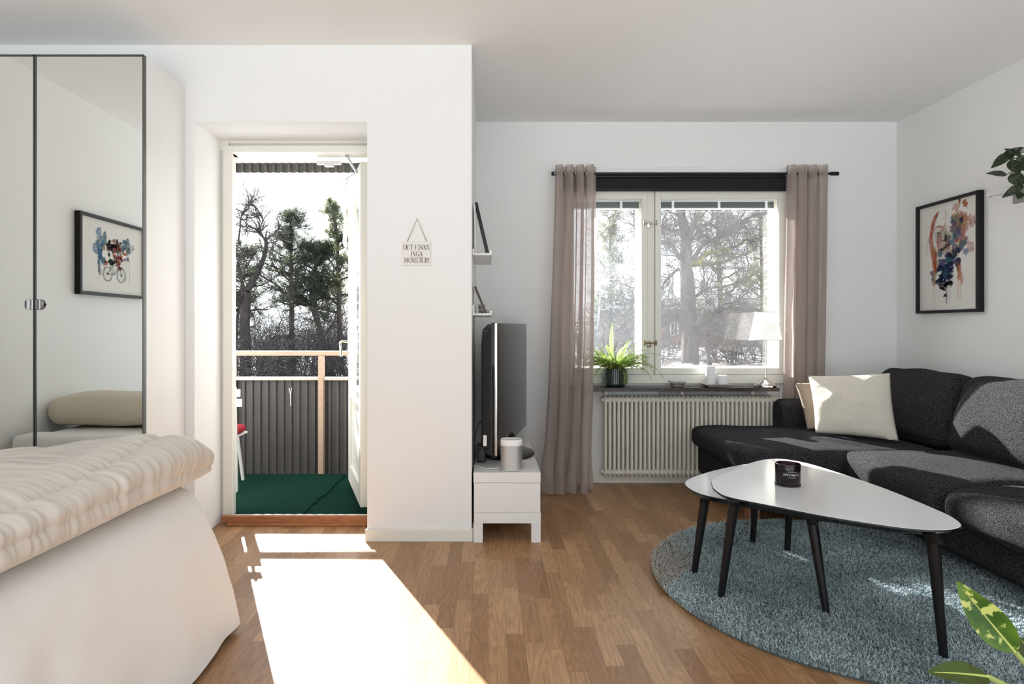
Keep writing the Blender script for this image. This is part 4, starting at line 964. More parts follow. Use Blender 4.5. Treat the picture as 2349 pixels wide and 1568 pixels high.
# ------------------------------------------------------------------ things on the window sill
ZS = .677
gp = thing('potted_fern', 'bright green fern in a dark green studded pot on the window sill', 'plant', (wx(1411, 4.29), 4.29, ZS))
fcx, fcy = wx(1411, 4.29), 4.29
potm = M('green_glaze', (.035, .060, .045), .22, spec=.7)
mb = MB(); mb.lathe((fcx, fcy, ZS), [(.050, 0), (.056, .003), (.078, .022), (.077, .10), (.074, .124), (.068, .124), (.066, .10)], 40)
pot = mb.build('pot', potm, gp, True)
mb = MB()
for k in range(11):
    z = .020 + k * .0098
    for i in range(36):
        a = 2 * math.pi * (i + .5 * (k % 2) * 0) / 36; r0 = .0775; d = Vector((math.cos(a), math.sin(a), 0)); t_ = Vector((-d.y, d.x, 0)); c = Vector((fcx, fcy, ZS + z)) + d * r0
        q = .0032; mb.add([c + t_ * q + Vector((0, 0, q)), c - t_ * q + Vector((0, 0, q)), c - t_ * q - Vector((0, 0, q)), c + t_ * q - Vector((0, 0, q)), c + d * .0065], [(0, 1, 4), (1, 2, 4), (2, 3, 4), (3, 0, 4)])
mb.build('studs', potm, gp)
mb = MB(); mb.lathe((fcx, fcy, ZS), [(.068, .10), (.066, .112), (.03, .120)], 24); mb.build('soil', M('potting_soil', (.03, .02, .015), .95), gp)
def leafmat(name, col, tcol, var=None):
    g = NG(name); t_ = g.n('TexCoord'); ns = g.n('TexNoise', {0: t_.outputs['Object'], 'Scale': 18.0 if not var else var[1], 'Detail': 3.0})
    k = g.n('MapRange', {0: ns.outputs[0], 1: .4, 2: .6}).outputs[0] if not var else g.n('MapRange', {0: ns.outputs[0], 1: .53, 2: .57}).outputs[0]
    c2 = tuple(x * 1.5 for x in col) if not var else var[0]
    mc = g.n('Mix', {0: k, 6: (*col, 1), 7: (*c2, 1)}, data_type='RGBA').outputs[2]; mt = g.n('Mix', {0: k, 6: (*tcol, 1), 7: (*(tuple(min(1, x * 1.3) for x in tcol) if not var else var[0]), 1)}, data_type='RGBA').outputs[2]
    p = g.n('BsdfPrincipled', {'Base Color': mc, 'Roughness': .4}); tl = g.n('BsdfTranslucent', {0: mt})
    return g.out(g.n('MixShader', {0: .5, 1: p.outputs[0], 2: tl.outputs[0]}).outputs[0])
fernm = leafmat('fern_leaf', (.20, .29, .07), (.55, .72, .22))
rn = random.Random(12); mb = MB(); stm = MB()
def frond(az, el0, length, droop, wid):
    d = Vector((math.cos(az), math.sin(az), 0)); p = Vector((fcx, fcy, ZS + .116)) + d * rn.uniform(0, .045); el = el0; n = 34; st_ = length / n
    pts = [p.copy()]; tang = []; tw_ = rn.uniform(-.5, .5)
    for i in range(n):
        t = Vector((d.x * math.cos(el), d.y * math.cos(el), math.sin(el))); tang.append(t); p = p + t * st_; pts.append(p.copy()); el -= droop / n * (.5 + 1.2 * i / n); d.rotate(Matrix.Rotation(tw_ / n, 3, 'Z'))
    stm.tube(pts[::3], [.0011] * len(pts[::3]), 4)
    for i in range(4, n):
        t = tang[i]; side = t.cross(Vector((0, 0, 1)))
        if side.length < .1: side = Vector((-d.y, d.x, 0))
        side.normalize(); f = i / n; w = wid * (min(1, f * 2.2) if f < .6 else 1 - ((f - .6) / .4) ** 1.6 * .9); nn = side.cross(t)
        for sgn in (-1, 1):
            a = pts[i] + t * st_ * (.5 if sgn > 0 else 0); tip = a + side * sgn * w + t * w * .3 + nn * rn.uniform(-.3, .2) * w; m_ = a.lerp(tip, .45) + nn * .0012; hw = t * min(st_ * .44, .0034)
            mb.add([a - hw * .5, m_ - hw, tip, m_ + hw, a + hw * .5], [(0, 1, 2, 3, 4)])
for i in range(230):
    az = rn.random() * 2 * math.pi; up = rn.random(); lat = abs(math.cos(az)); fb = .62 + .38 * lat
    if up > .965: frond(az, rn.uniform(1.2, 1.5), rn.uniform(.18, .27), rn.uniform(.2, .8), .015)
    elif up > .40: frond(az, rn.uniform(.80, 1.25), rn.uniform(.17, .25) * fb, rn.uniform(1.0, 1.9), rn.uniform(.013, .018))
    else: frond(az, rn.uniform(.40, .85), rn.uniform(.17, .26) * fb, rn.uniform(.5, 1.3), rn.uniform(.013, .018))
for az, ln, el0, dr in ((.05, .37, .75, 1.2), (-.15, .34, .5, 1.7), (.1, .30, .95, 1.2), (3.1, .27, .7, 1.5), (3.3, .26, .4, 1.6), (-.7, .28, .5, 1.9), (3.9, .25, .6, 1.9), (-.3, .33, .8, 2.4)):
    frond(az, el0, ln, dr, .018)
for az in (-1.0, -1.25): frond(az, .3, .20, 3.6, .010)
frond(1.8, 1.45, .33, .25, .017); frond(.3, 1.0, .30, .5, .015); frond(3.0, 1.2, .22, .5, .014)
# keep foliage clear of the pane behind it
for m_ in (mb, stm): m_.v = [(x, min(y, 4.355), max(z, ZS + .004) if (y > 4.2) else z) for x, y, z in m_.v]
mb.build('fronds', fernm, gp); stm.build('frond_stems', M('fern_stem', (.20, .22, .06), .6), gp)

ab = MB(); ac = (wx(1554, 4.28), 4.28, ZS); ab.lathe(ac, [(.036, 0), (.045, .004), (.050, .020), (.056, .034), (.053, .035), (.046, .020), (.040, .008)], 12)
ab.tube([Vector(ac) + Vector((-.053, 0, .034)), Vector(ac) + Vector((-.066, 0, .042))], [.008, .004], 6)
tag(ab.build('glass_bowl', clear_glass, None, True, 20), 'small clear cut glass bowl on the window sill right of the fern', 'bowl')
pc = (wx(1642, 4.275), 4.275, ZS)
mb = MB(); mb.box(pc[0] - .05, pc[0] + .05, pc[1] - .035, pc[1] + .035, ZS, ZS + .004, .001)
P = [[Vector((pc[0] + sx_ * w, pc[1] + sy_ * dd, ZS + z)) for sx_, sy_ in ((-1, -1), (1, -1), (1, 1), (-1, 1))] for w, dd, z in ((.055, .040, .001), (.072, .050, .008), (.092, .062, .020), (.090, .060, .021), (.07, .048, .010), (.05, .036, .006))]
mb.grid(P, True); tag(mb.build('candle_plate', M('grey_ceramic', (.42, .40, .40), .35), None), 'grey rectangular dish under the two white candles on the sill', 'plate')
waxw = M('white_wax', (.84, .84, .85), .45)
for x, r_, h, lab in ((1631, .034, .135, 'tall white pillar candle on the grey dish on the sill'), (1651.5, .032, .073, 'short white pillar candle on the grey dish on the sill')):
    ct = thing('pillar_candle', lab, 'candle', (wx(x, 4.275), 4.275, ZS + .006), 'white pillar candles on the window sill')
    cx_ = wx(x, 4.275) + (.012 if h < .1 else 0); mb = MB(); mb.lathe((cx_, 4.275 + (-.01 if h < .1 else .01), ZS + .0065), [(r_ - .003, 0), (r_, .004), (r_, h - .006), (r_ - .005, h), (.012, h - .004)], 32); mb.build('wax', waxw, ct, True)
    mb = MB(); mb.tube([(cx_, 4.275 + (-.01 if h < .1 else .01), ZS + h), (cx_ + .002, 4.275 + (-.01 if h < .1 else .01), ZS + h + .012)], .0012, 5); mb.build('wick', M('wick_cotton', (.5, .48, .45), .9), ct)
# lamp
lx = wx(1756, 4.27); ly = 4.27
tl_ = thing('table_lamp', 'table lamp with white pleated shade and chrome foot on the window sill', 'lamp', (lx, ly, ZS))
mb = MB(); mb.lathe((lx, ly, ZS), [(.070, 0), (.073, .003), (.073, .012), (.070, .014), (.068, .018), (.055, .026), (.028, .040), (.014, .052), (.010, .062), (.0085, .066), (.0085, .070), (.0065, .072)], 48); mb.build('foot', chrome, tl_, True)
mb = MB(); mb.tube([(lx, ly, ZS + .07), (lx, ly, ZS + .42)], .0048, 12); mb.build('stem', chrome, tl_, True)
g = NG('pleated_shade'); df = g.n('BsdfDiffuse', {0: (.86, .86, .84, 1)}); tl2 = g.n('BsdfTranslucent', {0: (.9, .89, .86, 1)})
shm = g.out(g.n('MixShader', {0: .5, 1: df.outputs[0], 2: tl2.outputs[0]}).outputs[0])
z0, z1 = wz(780, ly), wz(716, ly); P = []; n_ = 288
for k in range(7):
    t = k / 6; R_ = .1035 * (1 - t) + .065 * t + .004 * math.sin(t * math.pi) * 0; P.append([Vector((lx + (R_ + .0014 * (1 if i % 4 < 2 else -1)) * math.cos(2 * math.pi * i / n_), ly + (R_ + .0014 * (1 if i % 4 < 2 else -1)) * math.sin(2 * math.pi * i / n_), z0 + (z1 - z0) * t)) for i in range(n_)])
mb = MB(); mb.grid(P, True); sh_ = mb.build('lamp_shade', shm, tl_, False)
mb = MB()
for R_, z in ((.1045, z0), (.066, z1 - .003)):
    mb.grid([[Vector((lx + (R_ + a) * math.cos(2 * math.pi * i / 60), ly + (R_ + a) * math.sin(2 * math.pi * i / 60), z + b)) for i in range(60)] for a, b in ((0, 0), (.0012, 0), (.0012, .005), (0, .005))], True)
mb.build('shade_band', M('shade_band', (.82, .82, .80), .7), sh_, True)
mb = MB()
for a in range(3): mb.tube([(lx, ly, z1 - .02), (lx + .063 * math.cos(a * 2.1), ly + .063 * math.sin(a * 2.1), z1 - .003)], .0015, 5)
mb.tube([(lx, ly, z0 + .0), (lx, ly, z0 + .07)], .013, 12); mb.lathe((lx, ly, z0 + .07), [(.012, 0), (.02, .02), (.026, .045), (.018, .065), (.004, .072)], 16)
mb.build('bulb_holder', M('lamp_white', (.85, .85, .82), .4), tl_, True)
mb = MB(); mb.tube(curve([(lx + .068, ly, ZS + .004), (1.925, 4.25, ZS + .004), (1.944, 4.22, ZS - .003), (1.950, 4.215, .60), (1.940, 4.22, .55), (1.925, 4.26, .52)], 8), .0024, 6)
tag(mb.build('lamp_cord', M('white_cable'), None, True), 'white lamp cord hanging over the right end of the window sill', 'cord')

# ------------------------------------------------------------------ wall shelf with trailing plant (right edge)
ws = thing('wall_shelf', 'white wall shelf with steel edge on the right wall above the picture', 'shelf', (2.72, 2.9, 1.755))
sx_ = 2.603; syf = 3.295; z_ = 1.762
MB().box(sx_ + .004, XR, 2.2, syf - .002, z_, z_ + .022, .001).build('shelf_board', white_foil, ws)
MB().box(sx_ - .003, sx_ + .004, 2.2, syf, z_ - .003, z_ + .026, .001).build('edge_trim', M('satin_alu', (.78, .78, .76), .3, .3), ws)
MB().box(sx_ - .004, sx_ + .022, syf - .004, syf + .004, z_ - .006, z_ + .028, .001).build('end_cap', chrome, ws)
MB().box(XR - .17, XR - .15, 2.95, 3.22, z_ - .055, z_ - .001, .002).build('bracket', M('bracket_grey', (.25, .24, .23), .4), ws)
scin = leafmat('trailing_leaf', (.016, .026, .014), (.05, .09, .03), ((.085, .10, .075), 60.0))
tp = thing('trailing_plant', 'trailing plant with dark marbled heart shaped leaves on the right wall shelf', 'plant', (2.735, 3.15, z_ + .022))
mb = MB(); mb.lathe((2.748, 3.12, z_ + .023), [(.045, 0), (.05, .004), (.062, .10), (.058, .102), (.054, .085), (.01, .085)], 32); mb.build('pot', white_foil, tp, True)
def leaf(mb, base, tip, wdt, nrm, cup=.25, n=12, droop=.0, asym=0, wave=0):
    base, tip = Vector(base), Vector(tip); ax = tip - base; L_ = ax.length; ax.normalize(); nrm = Vector(nrm); nrm = (nrm - ax * nrm.dot(ax)).normalized(); sd_ = ax.cross(nrm)
    P = []
    for i in range(n + 1):
        t = i / n; w = wdt * (math.sin(math.pi * t ** .72) ** .85 if t < 1 else 0); c = base + ax * L_ * t - nrm * droop * L_ * t * t
        row = []
        for k in (-1, -.55, 0, .55, 1):
            row.append(c + sd_ * w * k * (1 + asym * k) + nrm * (abs(k) * w * cup) + nrm * wave * w * math.sin(t * 17 + k * 2) * abs(k))
        P.append(row)
    mb.grid(P)
vm_ = MB()
LV = [((2306, 358), (2349, 336), 9, 3.0), ((2345, 358), (2304, 340), 8, 3.0), ((2316, 352), (2275, 384), 11, 3.02), ((2310, 400), (2264, 396), 8, 3.02), ((2318, 399), (2346, 428), 17, 3.05), ((2346, 424), (2300, 452), 10, 3.0), ((2340, 440), (2336, 456), 9, 3.06), ((2316, 368), (2340, 400), 15, 3.08), ((2330, 372), (2368, 362), 13, 2.98), ((2328, 380), (2365, 386), 12, 2.95), ((2310, 345), (2322, 368), 10, 3.1), ((2352, 408), (2380, 440), 14, 3.0), ((2350, 345), (2385, 330), 14, 3.0)]
for (b_, t_, w_, Y_) in LV:
    mb = MB(); B3 = at(*b_, Y_); T3 = at(*t_, Y_ - .03); leaf(mb, B3, T3, w_ * Y_ / F * 1.0, (-.3, -1, .35), .22, 12, .05, 0)
    mb.build('leaf', scin, tp, True, 0)
    vm_.tube(curve([tuple(B3), tuple((B3 + Vector((2.74, 3.1, z_ + .12))) / 2 + Vector((-.01, -.02, .03))), (2.742, 3.11, z_ + .11)], 6), .0022, 5)
vm_.build('vines', M('vine_stem', (.05, .07, .03), .6), tp, True)

# ------------------------------------------------------------------ foreground dieffenbachia
fl = thing('potted_plant', 'variegated green houseplant in the lower right foreground', 'plant', (1.16, 1.30, 0))
g = NG('variegated_leaf'); t_ = g.n('TexCoord'); n1_ = g.n('TexNoise', {0: g.n('Mapping', {0: t_.outputs['Object'], 'Scale': (1, 1, 1)}).outputs[0], 'Scale': 34.0, 'Detail': 3.0})
k = g.n('MapRange', {0: n1_.outputs[0], 1: .55, 2: .60}).outputs[0]; n2_ = g.n('TexNoise', {0: t_.outputs['Object'], 'Scale': 16.0}); k2 = g.n('MapRange', {0: n2_.outputs[0], 1: .4, 2: .65}).outputs[0]
ga = g.n('Mix', {0: k2, 6: (.045, .12, .015, 1), 7: (.12, .24, .03, 1)}, data_type='RGBA').outputs[2]; mc = g.n('Mix', {0: k, 6: ga, 7: (.62, .70, .22, 1)}, data_type='RGBA').outputs[2]
p = g.n('BsdfPrincipled', {'Base Color': mc, 'Roughness': .3, 'Specular IOR Level': .5}); tl3 = g.n('BsdfTranslucent', {0: mc}); mc_ = g.n('VectorMath', {0: mc, 1: (2.6, 2.6, 2.2)}, operation='MULTIPLY'); g.t.links.new(mc_.outputs[0], tl3.inputs[0])
difm = g.out(g.n('MixShader', {0: .5, 1: p.outputs[0], 2: tl3.outputs[0]}).outputs[0])
rib = M('leaf_rib', (.55, .62, .16), .45); stem_m = M('plant_stem', (.42, .52, .16), .5)
YQ = 1.30
darkleaf = leafmat('deep_green_leaf', (.05, .085, .022), (.12, .20, .04))
def bigleaf(b_, t_, w, nrm, Y0, Y1, droop=.0, cup=.2, lm=None):
    lfm = MB(); B3, T3 = at(*b_, Y0), at(*t_, Y1); leaf(lfm, B3, T3, w, nrm, cup, 22, droop, 0, .03); lo = lfm.build('leaf', lm or difm, fl, True, 0)
    rb_ = MB(); n_ = Vector(nrm).normalized(); ax = (T3 - B3)
    rb_.tube([B3 + ax * q / 10 - n_ * (droop * ax.length * (q / 10) ** 2 - .001) for q in range(10)], [.0028 * (1 - q / 11) for q in range(10)], 6); rb_.build('midrib', rib, lo, True)
    return B3
b1 = bigleaf((2330, 1496), (2194, 1334), .034, (-.75, -.55, .45), 1.30, 1.36, .06, .30)
b2 = bigleaf((2268, 1552), (2136, 1532), .024, (.1, -.55, .8), 1.24, 1.20, .10, .15, darkleaf)
sb = at(2268, 1552, 1.24)
b3 = bigleaf((2372, 1500), (2338, 1462), .030, (-.5, -.8, .3), 1.34, 1.36, .05, .2, darkleaf)
bigleaf((2440, 1500), (2560, 1380), .04, (.4, -.6, .6), 1.32, 1.36, .15); bigleaf((2400, 1620), (2520, 1640), .04, (.2, -.4, .9), 1.2, 1.1, .2)
root = Vector((1.165, 1.30, .24))
for b_, sag in ((b1, .0), (b2, .03), (b3, .0), (at(2440, 1500, 1.32), 0), (at(2400, 1620, 1.2), .02)):
    m_ = b_ * .45 + root * .55 + Vector((.012, 0, .03)); mb = MB(); mb.tube(curve([tuple(b_), tuple(b_ * .75 + root * .25 + Vector((.008, 0, .01))), tuple(m_), tuple(root)], 6), .0052, 8); mb.build('stem', stem_m, fl, True)
mb = MB(); mb.lathe((1.165, 1.30, 0), [(.075, 0), (.08, .004), (.10, .24), (.095, .242), (.088, .22), (.01, .22)], 36); mb.build('pot', white_foil, fl, True)
mb = MB(); mb.lathe((1.165, 1.30, .215), [(.088, 0), (.06, .012), (.01, .016)], 20); mb.build('soil', M('potting_soil'), fl)

# ------------------------------------------------------------------ outside: ground, hills, house
def gh(x, y):
    k = 1 / (1 + math.exp(-(x - 1.5) * .9))
    near = -.75 * (1 - k) + .08 * k
    near += .12 * mnoise.noise(Vector((x * .35, y * .35, 0))) + .05 * mnoise.noise(Vector((x * 1.3, y * 1.3, 5)))
    if y > 40: near -= 10 * (1 - math.exp(-((y - 40) / 40.0) ** 2))
    if y < 9: near = near * (y - 4) / 5 - 1.2 * (9 - y) / 5
    return near
P = []
ys = [4.9 + i * .35 for i in range(105)] + [42 + i * 4 for i in range(50)]
for y in ys:
    P.append([Vector((x, y, gh(x, y))) for x in [(-1 + 2 * i / 150) * (12 + y * .75) + 0 for i in range(151)]])
g = NG('snowy_ground'); t_ = g.n('TexCoord'); ns = g.n('TexNoise', {0: g.n('Mapping', {0: t_.outputs['Object'], 'Scale': (1, .6, 1)}).outputs[0], 'Scale': 2.6, 'Detail': 9.0, 'Roughness': .72})
nr_ = g.n('MapRange', {0: g.n('SeparateXYZ', {0: t_.outputs['Object']}).outputs[1], 1: 10.5, 2: 12.5, 3: .35, 4: 0.0}).outputs[0]
k = g.n('MapRange', {0: g.math('ADD', ns.outputs[0], nr_), 1: .525, 2: .56}).outputs[0]
n3 = g.n('TexNoise', {0: t_.outputs['Object'], 'Scale': 30.0, 'Detail': 4.0})
lf_ = g.n('Mix', {0: n3.outputs[0], 6: (.035, .028, .022, 1), 7: (.16, .12, .09, 1)}, data_type='RGBA').outputs[2]
o = MB().grid(P).build('snowy_ground', g.out(g.n('BsdfPrincipled', {'Base Color': g.n('Mix', {0: k, 6: lf_, 7: (.82, .84, .87, 1)}, data_type='RGBA').outputs[2], 'Roughness': .9}).outputs[0]), None, True, 0)
o['kind'] = 'structure'; o['label'] = 'patchy snow and leaf litter on the ground outside'
P = []
for j in range(14):
    t = j / 13; y = 235 + 60 * t
    P.append([Vector((x, y, -12 + (10.4 + 3.0 * mnoise.noise(Vector((x * .012, 2, 0))) + .9 * mnoise.noise(Vector((x * .09, y * .05, 3)))) * math.sin(min(1, t * 1.5) * math.pi / 2))) for x in range(-230, 240, 3)])
o = MB().grid(P).build('distant_hills', M('far_forest', (.10, .15, .17), .95, var=(.08, (.16, .21, .24), .4, .65)), None, True, 0); o['kind'] = 'structure'

hs = thing('house', 'pink rendered house with dark eaves behind the oak tree', 'house', (13.0, 38, -.2))
pinkm = M('pink_render', (.36, .21, .185), .9, var=(3, (.30, .17, .15), .4, .7)); YH = 34.0
hx0, hx1 = wx(1425, YH), wx(1840, YH)
MB().box(hx0, hx1, YH, YH + 7, -.6, wz(709, YH)).build('wall', pinkm, hs)
mb = MB(); ze = wz(709, YH); vs = [(hx0 - .5, YH - .6, ze), (hx1 + .5, YH - .6, ze), (hx1 + .5, YH + 7.6, ze), (hx0 - .5, YH + 7.6, ze), (hx0 - .5, YH + 3.5, ze + .75), (hx1 + .5, YH + 3.5, ze + .75), (hx0 - .5, YH - .6, ze - .22), (hx1 + .5, YH - .6, ze - .22)]
mb.add(vs, [(0, 1, 5, 4), (2, 3, 4, 5), (3, 0, 4), (1, 2, 5), (0, 6, 7, 1), (6, 0, 3), (7, 2, 1), (6, 3, 2, 7)]); mb.build('roof', M('dark_roof', (.10, .105, .115), .7), hs)
for a, b_ in ((1455, 1478), (1537, 1556), (1629, 1643), (1668, 1694), (1742, 1762)):
    x0, x1, z0, z1 = wx(a, YH), wx(b_, YH), wz(771, YH), wz(737, YH)
    mb = MB(); w = .07; mb.box(x0, x1, YH - .05, YH, z0, z0 + w).box(x0, x1, YH - .05, YH, z1 - w, z1).box(x0, x0 + w, YH - .05, YH, z0, z1).box(x1 - w, x1, YH - .05, YH, z0, z1).box((x0 + x1) / 2 - w / 2, (x0 + x1) / 2 + w / 2, YH - .05, YH, z0, z1)
    f_ = mb.build('window', M('house_window', (.75, .77, .78), .5), hs); MB().box(x0 + w, x1 - w, YH - .02, YH + .02, z0 + w, z1 - w).build('pane', M('house_glass', (.05, .07, .09), .1), f_)
for x in (1652, 1598): MB().box(wx(x, YH), wx(x, YH) + .12, YH - .12, YH, -.3, wz(709, YH)).build('downpipe', M('dark_roof'), hs)

# ------------------------------------------------------------------ outside: trees
class Limbs:
    def __init__(s): s.l = []; s.tips = []
    def add(s, pts, r0, r1): s.l.append((pts, r0, r1))
    def mesh(s, name, mat, parent, rmin=0, rmax=9):
        V = []; Q = []; nb = 0
        for pts, r0, r1 in s.l:
            if not (rmin <= r0 < rmax): continue
            P = np.array([tuple(p) for p in pts]); k = len(P); n = 8 if r0 > .06 else (4 if r0 > .02 else 3)
            T = np.gradient(P, axis=0); T /= np.linalg.norm(T, axis=1)[:, None] + 1e-9
            ref = np.array([0, 0, 1.]) if abs(T[0][2]) < .9 else np.array([1., 0, 0]); A = np.cross(T, ref); A /= np.linalg.norm(A, axis=1)[:, None] + 1e-9; Bv = np.cross(T, A)
            R_ = np.linspace(r0, r1, k)[:, None, None]; q = np.arange(n) / n * 2 * np.pi
            ring = P[:, None, :] + R_ * (A[:, None, :] * np.cos(q)[None, :, None] + Bv[:, None, :] * np.sin(q)[None, :, None])
            V.append(ring.reshape(-1, 3)); i = np.arange(k - 1)[:, None] * n; j = np.arange(n)[None, :]; j2 = (j + 1) % n
            Q.append((nb + np.stack([i + j, i + j2, i + n + j2, i + n + j], -1)).reshape(-1, 4)); nb += k * n
        if not V: return None
        o = np_mesh(name, np.concatenate(V), np.concatenate(Q), mat, parent); o.data.polygons.foreach_set('use_smooth', [True] * len(o.data.polygons)); return o
def grow(L, r, p, d, length, rad, lvl, up=.02, wob=.25, kids=5, minr=.006, step=.35, t0=.2):
    p = Vector(p); d = Vector(d).normalized(); n = max(3, int(length / step)); st = length / n; pts = [p.copy()]; dirs = [d.copy()]
    for i in range(n):
        d = (d + Vector((r.gauss(0, wob), r.gauss(0, wob), r.gauss(0, wob) * .8 + up))).normalized(); p = p + d * st; pts.append(p.copy()); dirs.append(d.copy())
    L.add(pts, rad, max(minr * .6, rad * .35)); L.tips.append((pts[-1], d, lvl))
    if lvl <= 0: return
    for j in range(kids):
        t = t0 + (1 - t0) * (j + r.random()) / kids; i = min(n, int(t * n)); dd = dirs[i]; s_ = dd.orthogonal(); s_.rotate(Matrix.Rotation(r.random() * 6.28, 3, dd))
        a = r.uniform(.5, 1.15); nd = dd * math.cos(a) + s_ * math.sin(a)
        grow(L, r, pts[i], nd, length * r.uniform(.4, .68) * (1 - .35 * t), max(minr, rad * (1 - .55 * t) * .6), lvl - 1, up, wob, max(2, kids - 1), minr, step * .8, .15)
def needles(centers, r, mat, parent, per=9, ln=.16, w=.02):
    N = len(centers) * per; C = np.repeat(np.array([tuple(c) for c in centers]), per, axis=0); rs = np.random.RandomState(r.randrange(9999))
    d = rs.normal(size=(N, 3)); d[:, 2] = np.abs(d[:, 2]) * .7 + .05; d /= np.linalg.norm(d, axis=1)[:, None]; s_ = np.cross(d, rs.normal(size=(N, 3))); s_ /= np.linalg.norm(s_, axis=1)[:, None] + 1e-9
    C = C + rs.normal(size=(N, 3)) * ln * .35; l = ln * rs.uniform(.6, 1.2, (N, 1)); V = np.stack([C - s_ * w, C + s_ * w, C + d * l + s_ * w * .5, C + d * l - s_ * w * .5], 1)
    return np_mesh('foliage', V, np.arange(N * 4).reshape(-1, 4), mat, parent)
bark_d = M('dark_bark', (.045, .038, .034), .95, var=(6, (.075, .063, .055), .4, .65, (1, 1, .25)))
bark_g = M('grey_bark', (.115, .103, .095), .95, var=(7, (.17, .155, .145), .4, .65, (1, 1, .25)))
bark_p = M('pine_bark', (.055, .042, .035), .95, var=(5, (.10, .07, .055), .4, .7, (1, 1, .3)))
moss_m = M('mossy_bark', (.13, .12, .06), .95, var=(6, (.30, .28, .08), .48, .6))
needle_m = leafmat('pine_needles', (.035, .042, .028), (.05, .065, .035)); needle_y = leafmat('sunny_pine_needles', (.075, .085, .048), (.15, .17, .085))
def px_line(pts, Y, dy=0): 
    n = len(pts); return [at(x, y, Y + dy * i / max(1, n - 1)) for i, (x, y) in enumerate(pts)]
def pine(label, trunk, Y, r0, seed, crown, width, nb=46, nm=needle_m, gap=.0, per=9, lean=0, bare=0):
    """trunk in pixels bottom->top; crown = (first branch y px, top px); width(f) metres, f from 0 (lowest) to 1 (top)"""
    r = random.Random(seed); pts = [at(x, y, Y) for x, y in trunk]; b = pts[0].copy(); b.z = gh(b.x, b.y) - .1; t = thing('pine_tree', label, 'tree', tuple(b), 'trees outside the windows')
    L = Limbs(); L2 = Limbs(); L.add(curve([tuple(b)] + [tuple(p) for p in pts], 6), r0, r0 * .22); line = L.l[0][0]; zt_, zb_ = EYE - (crown[1] - CY) * Y / F, EYE - (crown[0] - CY) * Y / F; C = []
    def on(z):
        for a, c in zip(line[:-1], line[1:]):
            if a.z <= z <= c.z: return a.lerp(c, (z - a.z) / max(1e-6, c.z - a.z))
        return line[-1]
    for i in range(nb):
        f = (i + r.random()) / nb; z = zb_ + (zt_ - zb_) * f; p = on(z); az = r.random() * 6.283; w = width(f) * r.uniform(.55, 1.15)
        if r.random() < gap: continue
        el = .15 + .5 * f + r.gauss(0, .15); sub = Limbs(); grow(sub, r, p, (math.cos(az) * math.cos(el), math.sin(az) * math.cos(el), math.sin(el)), w, max(.014, .045 * (1 - f * .6) * w), 2, .05, .22, 5, .008, .28, .35)
        L2.l += sub.l
        if r.random() < bare * (1 - f): continue
        for tp_, d, lv in sub.tips:
            if lv < 2 or True: 
                if lv == 0 and r.random() < .75: C.append(tp_ + Vector((r.gauss(0, .05), r.gauss(0, .05), r.gauss(0, .04))))
                elif lv > 0: C.append(tp_)
        for q, a_, b__ in sub.l:
            if a_ < .02 and r.random() < .4: C.append(q[-2])
    for i in range(int(nb * .3)):        # dead stubs below the crown
        z = zb_ - r.random() ** 1.5 * (zb_ - b.z) * .6; az = r.random() * 6.28; grow(L2, r, on(z), (math.cos(az), math.sin(az), .1), r.uniform(.4, 1.3), .014, 1, -.02, .3, 3, .006, .25)
    L.mesh('trunk', bark_p, t); L2.mesh('branches', bark_d, t); needles(C, r, nm, t, per, .13, .010); return t
pine('tall straight pine in the middle of the view through the balcony door', [(671, 870), (669, 780), (669, 700), (668, 600), (667, 540), (666, 505)], 27, .17, 3, (700, 497), lambda f: 1.75 * (1 - .62 * f) * (1.1 if f > .25 else .75), 50, gap=.06)
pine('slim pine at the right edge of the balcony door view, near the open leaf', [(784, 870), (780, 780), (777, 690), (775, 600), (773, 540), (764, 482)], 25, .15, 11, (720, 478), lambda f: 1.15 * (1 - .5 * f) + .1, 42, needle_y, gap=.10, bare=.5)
pine('low dark pine between the two tall pines in the balcony door view', [(752, 870), (744, 790), (728, 720), (712, 670), (722, 610), (720, 580)], 24, .09, 17, (720, 565), lambda f: 1.35 * (1 - .45 * f), 44, gap=.0, per=10)
pine('short dark pine crown at the left edge of the balcony door view', [(540, 870), (541, 780), (548, 700), (556, 640), (566, 600)], 28, .12, 23, (720, 580), lambda f: 1.5 * (1 - .35 * f), 34, gap=.05)
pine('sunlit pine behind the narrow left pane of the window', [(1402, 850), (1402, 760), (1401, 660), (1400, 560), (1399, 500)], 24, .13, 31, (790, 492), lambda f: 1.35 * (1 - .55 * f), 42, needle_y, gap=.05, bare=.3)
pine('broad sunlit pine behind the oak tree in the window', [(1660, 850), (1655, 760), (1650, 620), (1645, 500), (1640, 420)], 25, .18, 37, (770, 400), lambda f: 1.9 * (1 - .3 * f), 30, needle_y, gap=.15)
pine('pine in front of the house at the right side of the window', [(1752, 850), (1750, 740), (1748, 640), (1745, 540), (1742, 500)], 27, .15, 41, (720, 500), lambda f: 1.5 * (1 - .5 * f), 34, needle_y, gap=.12)

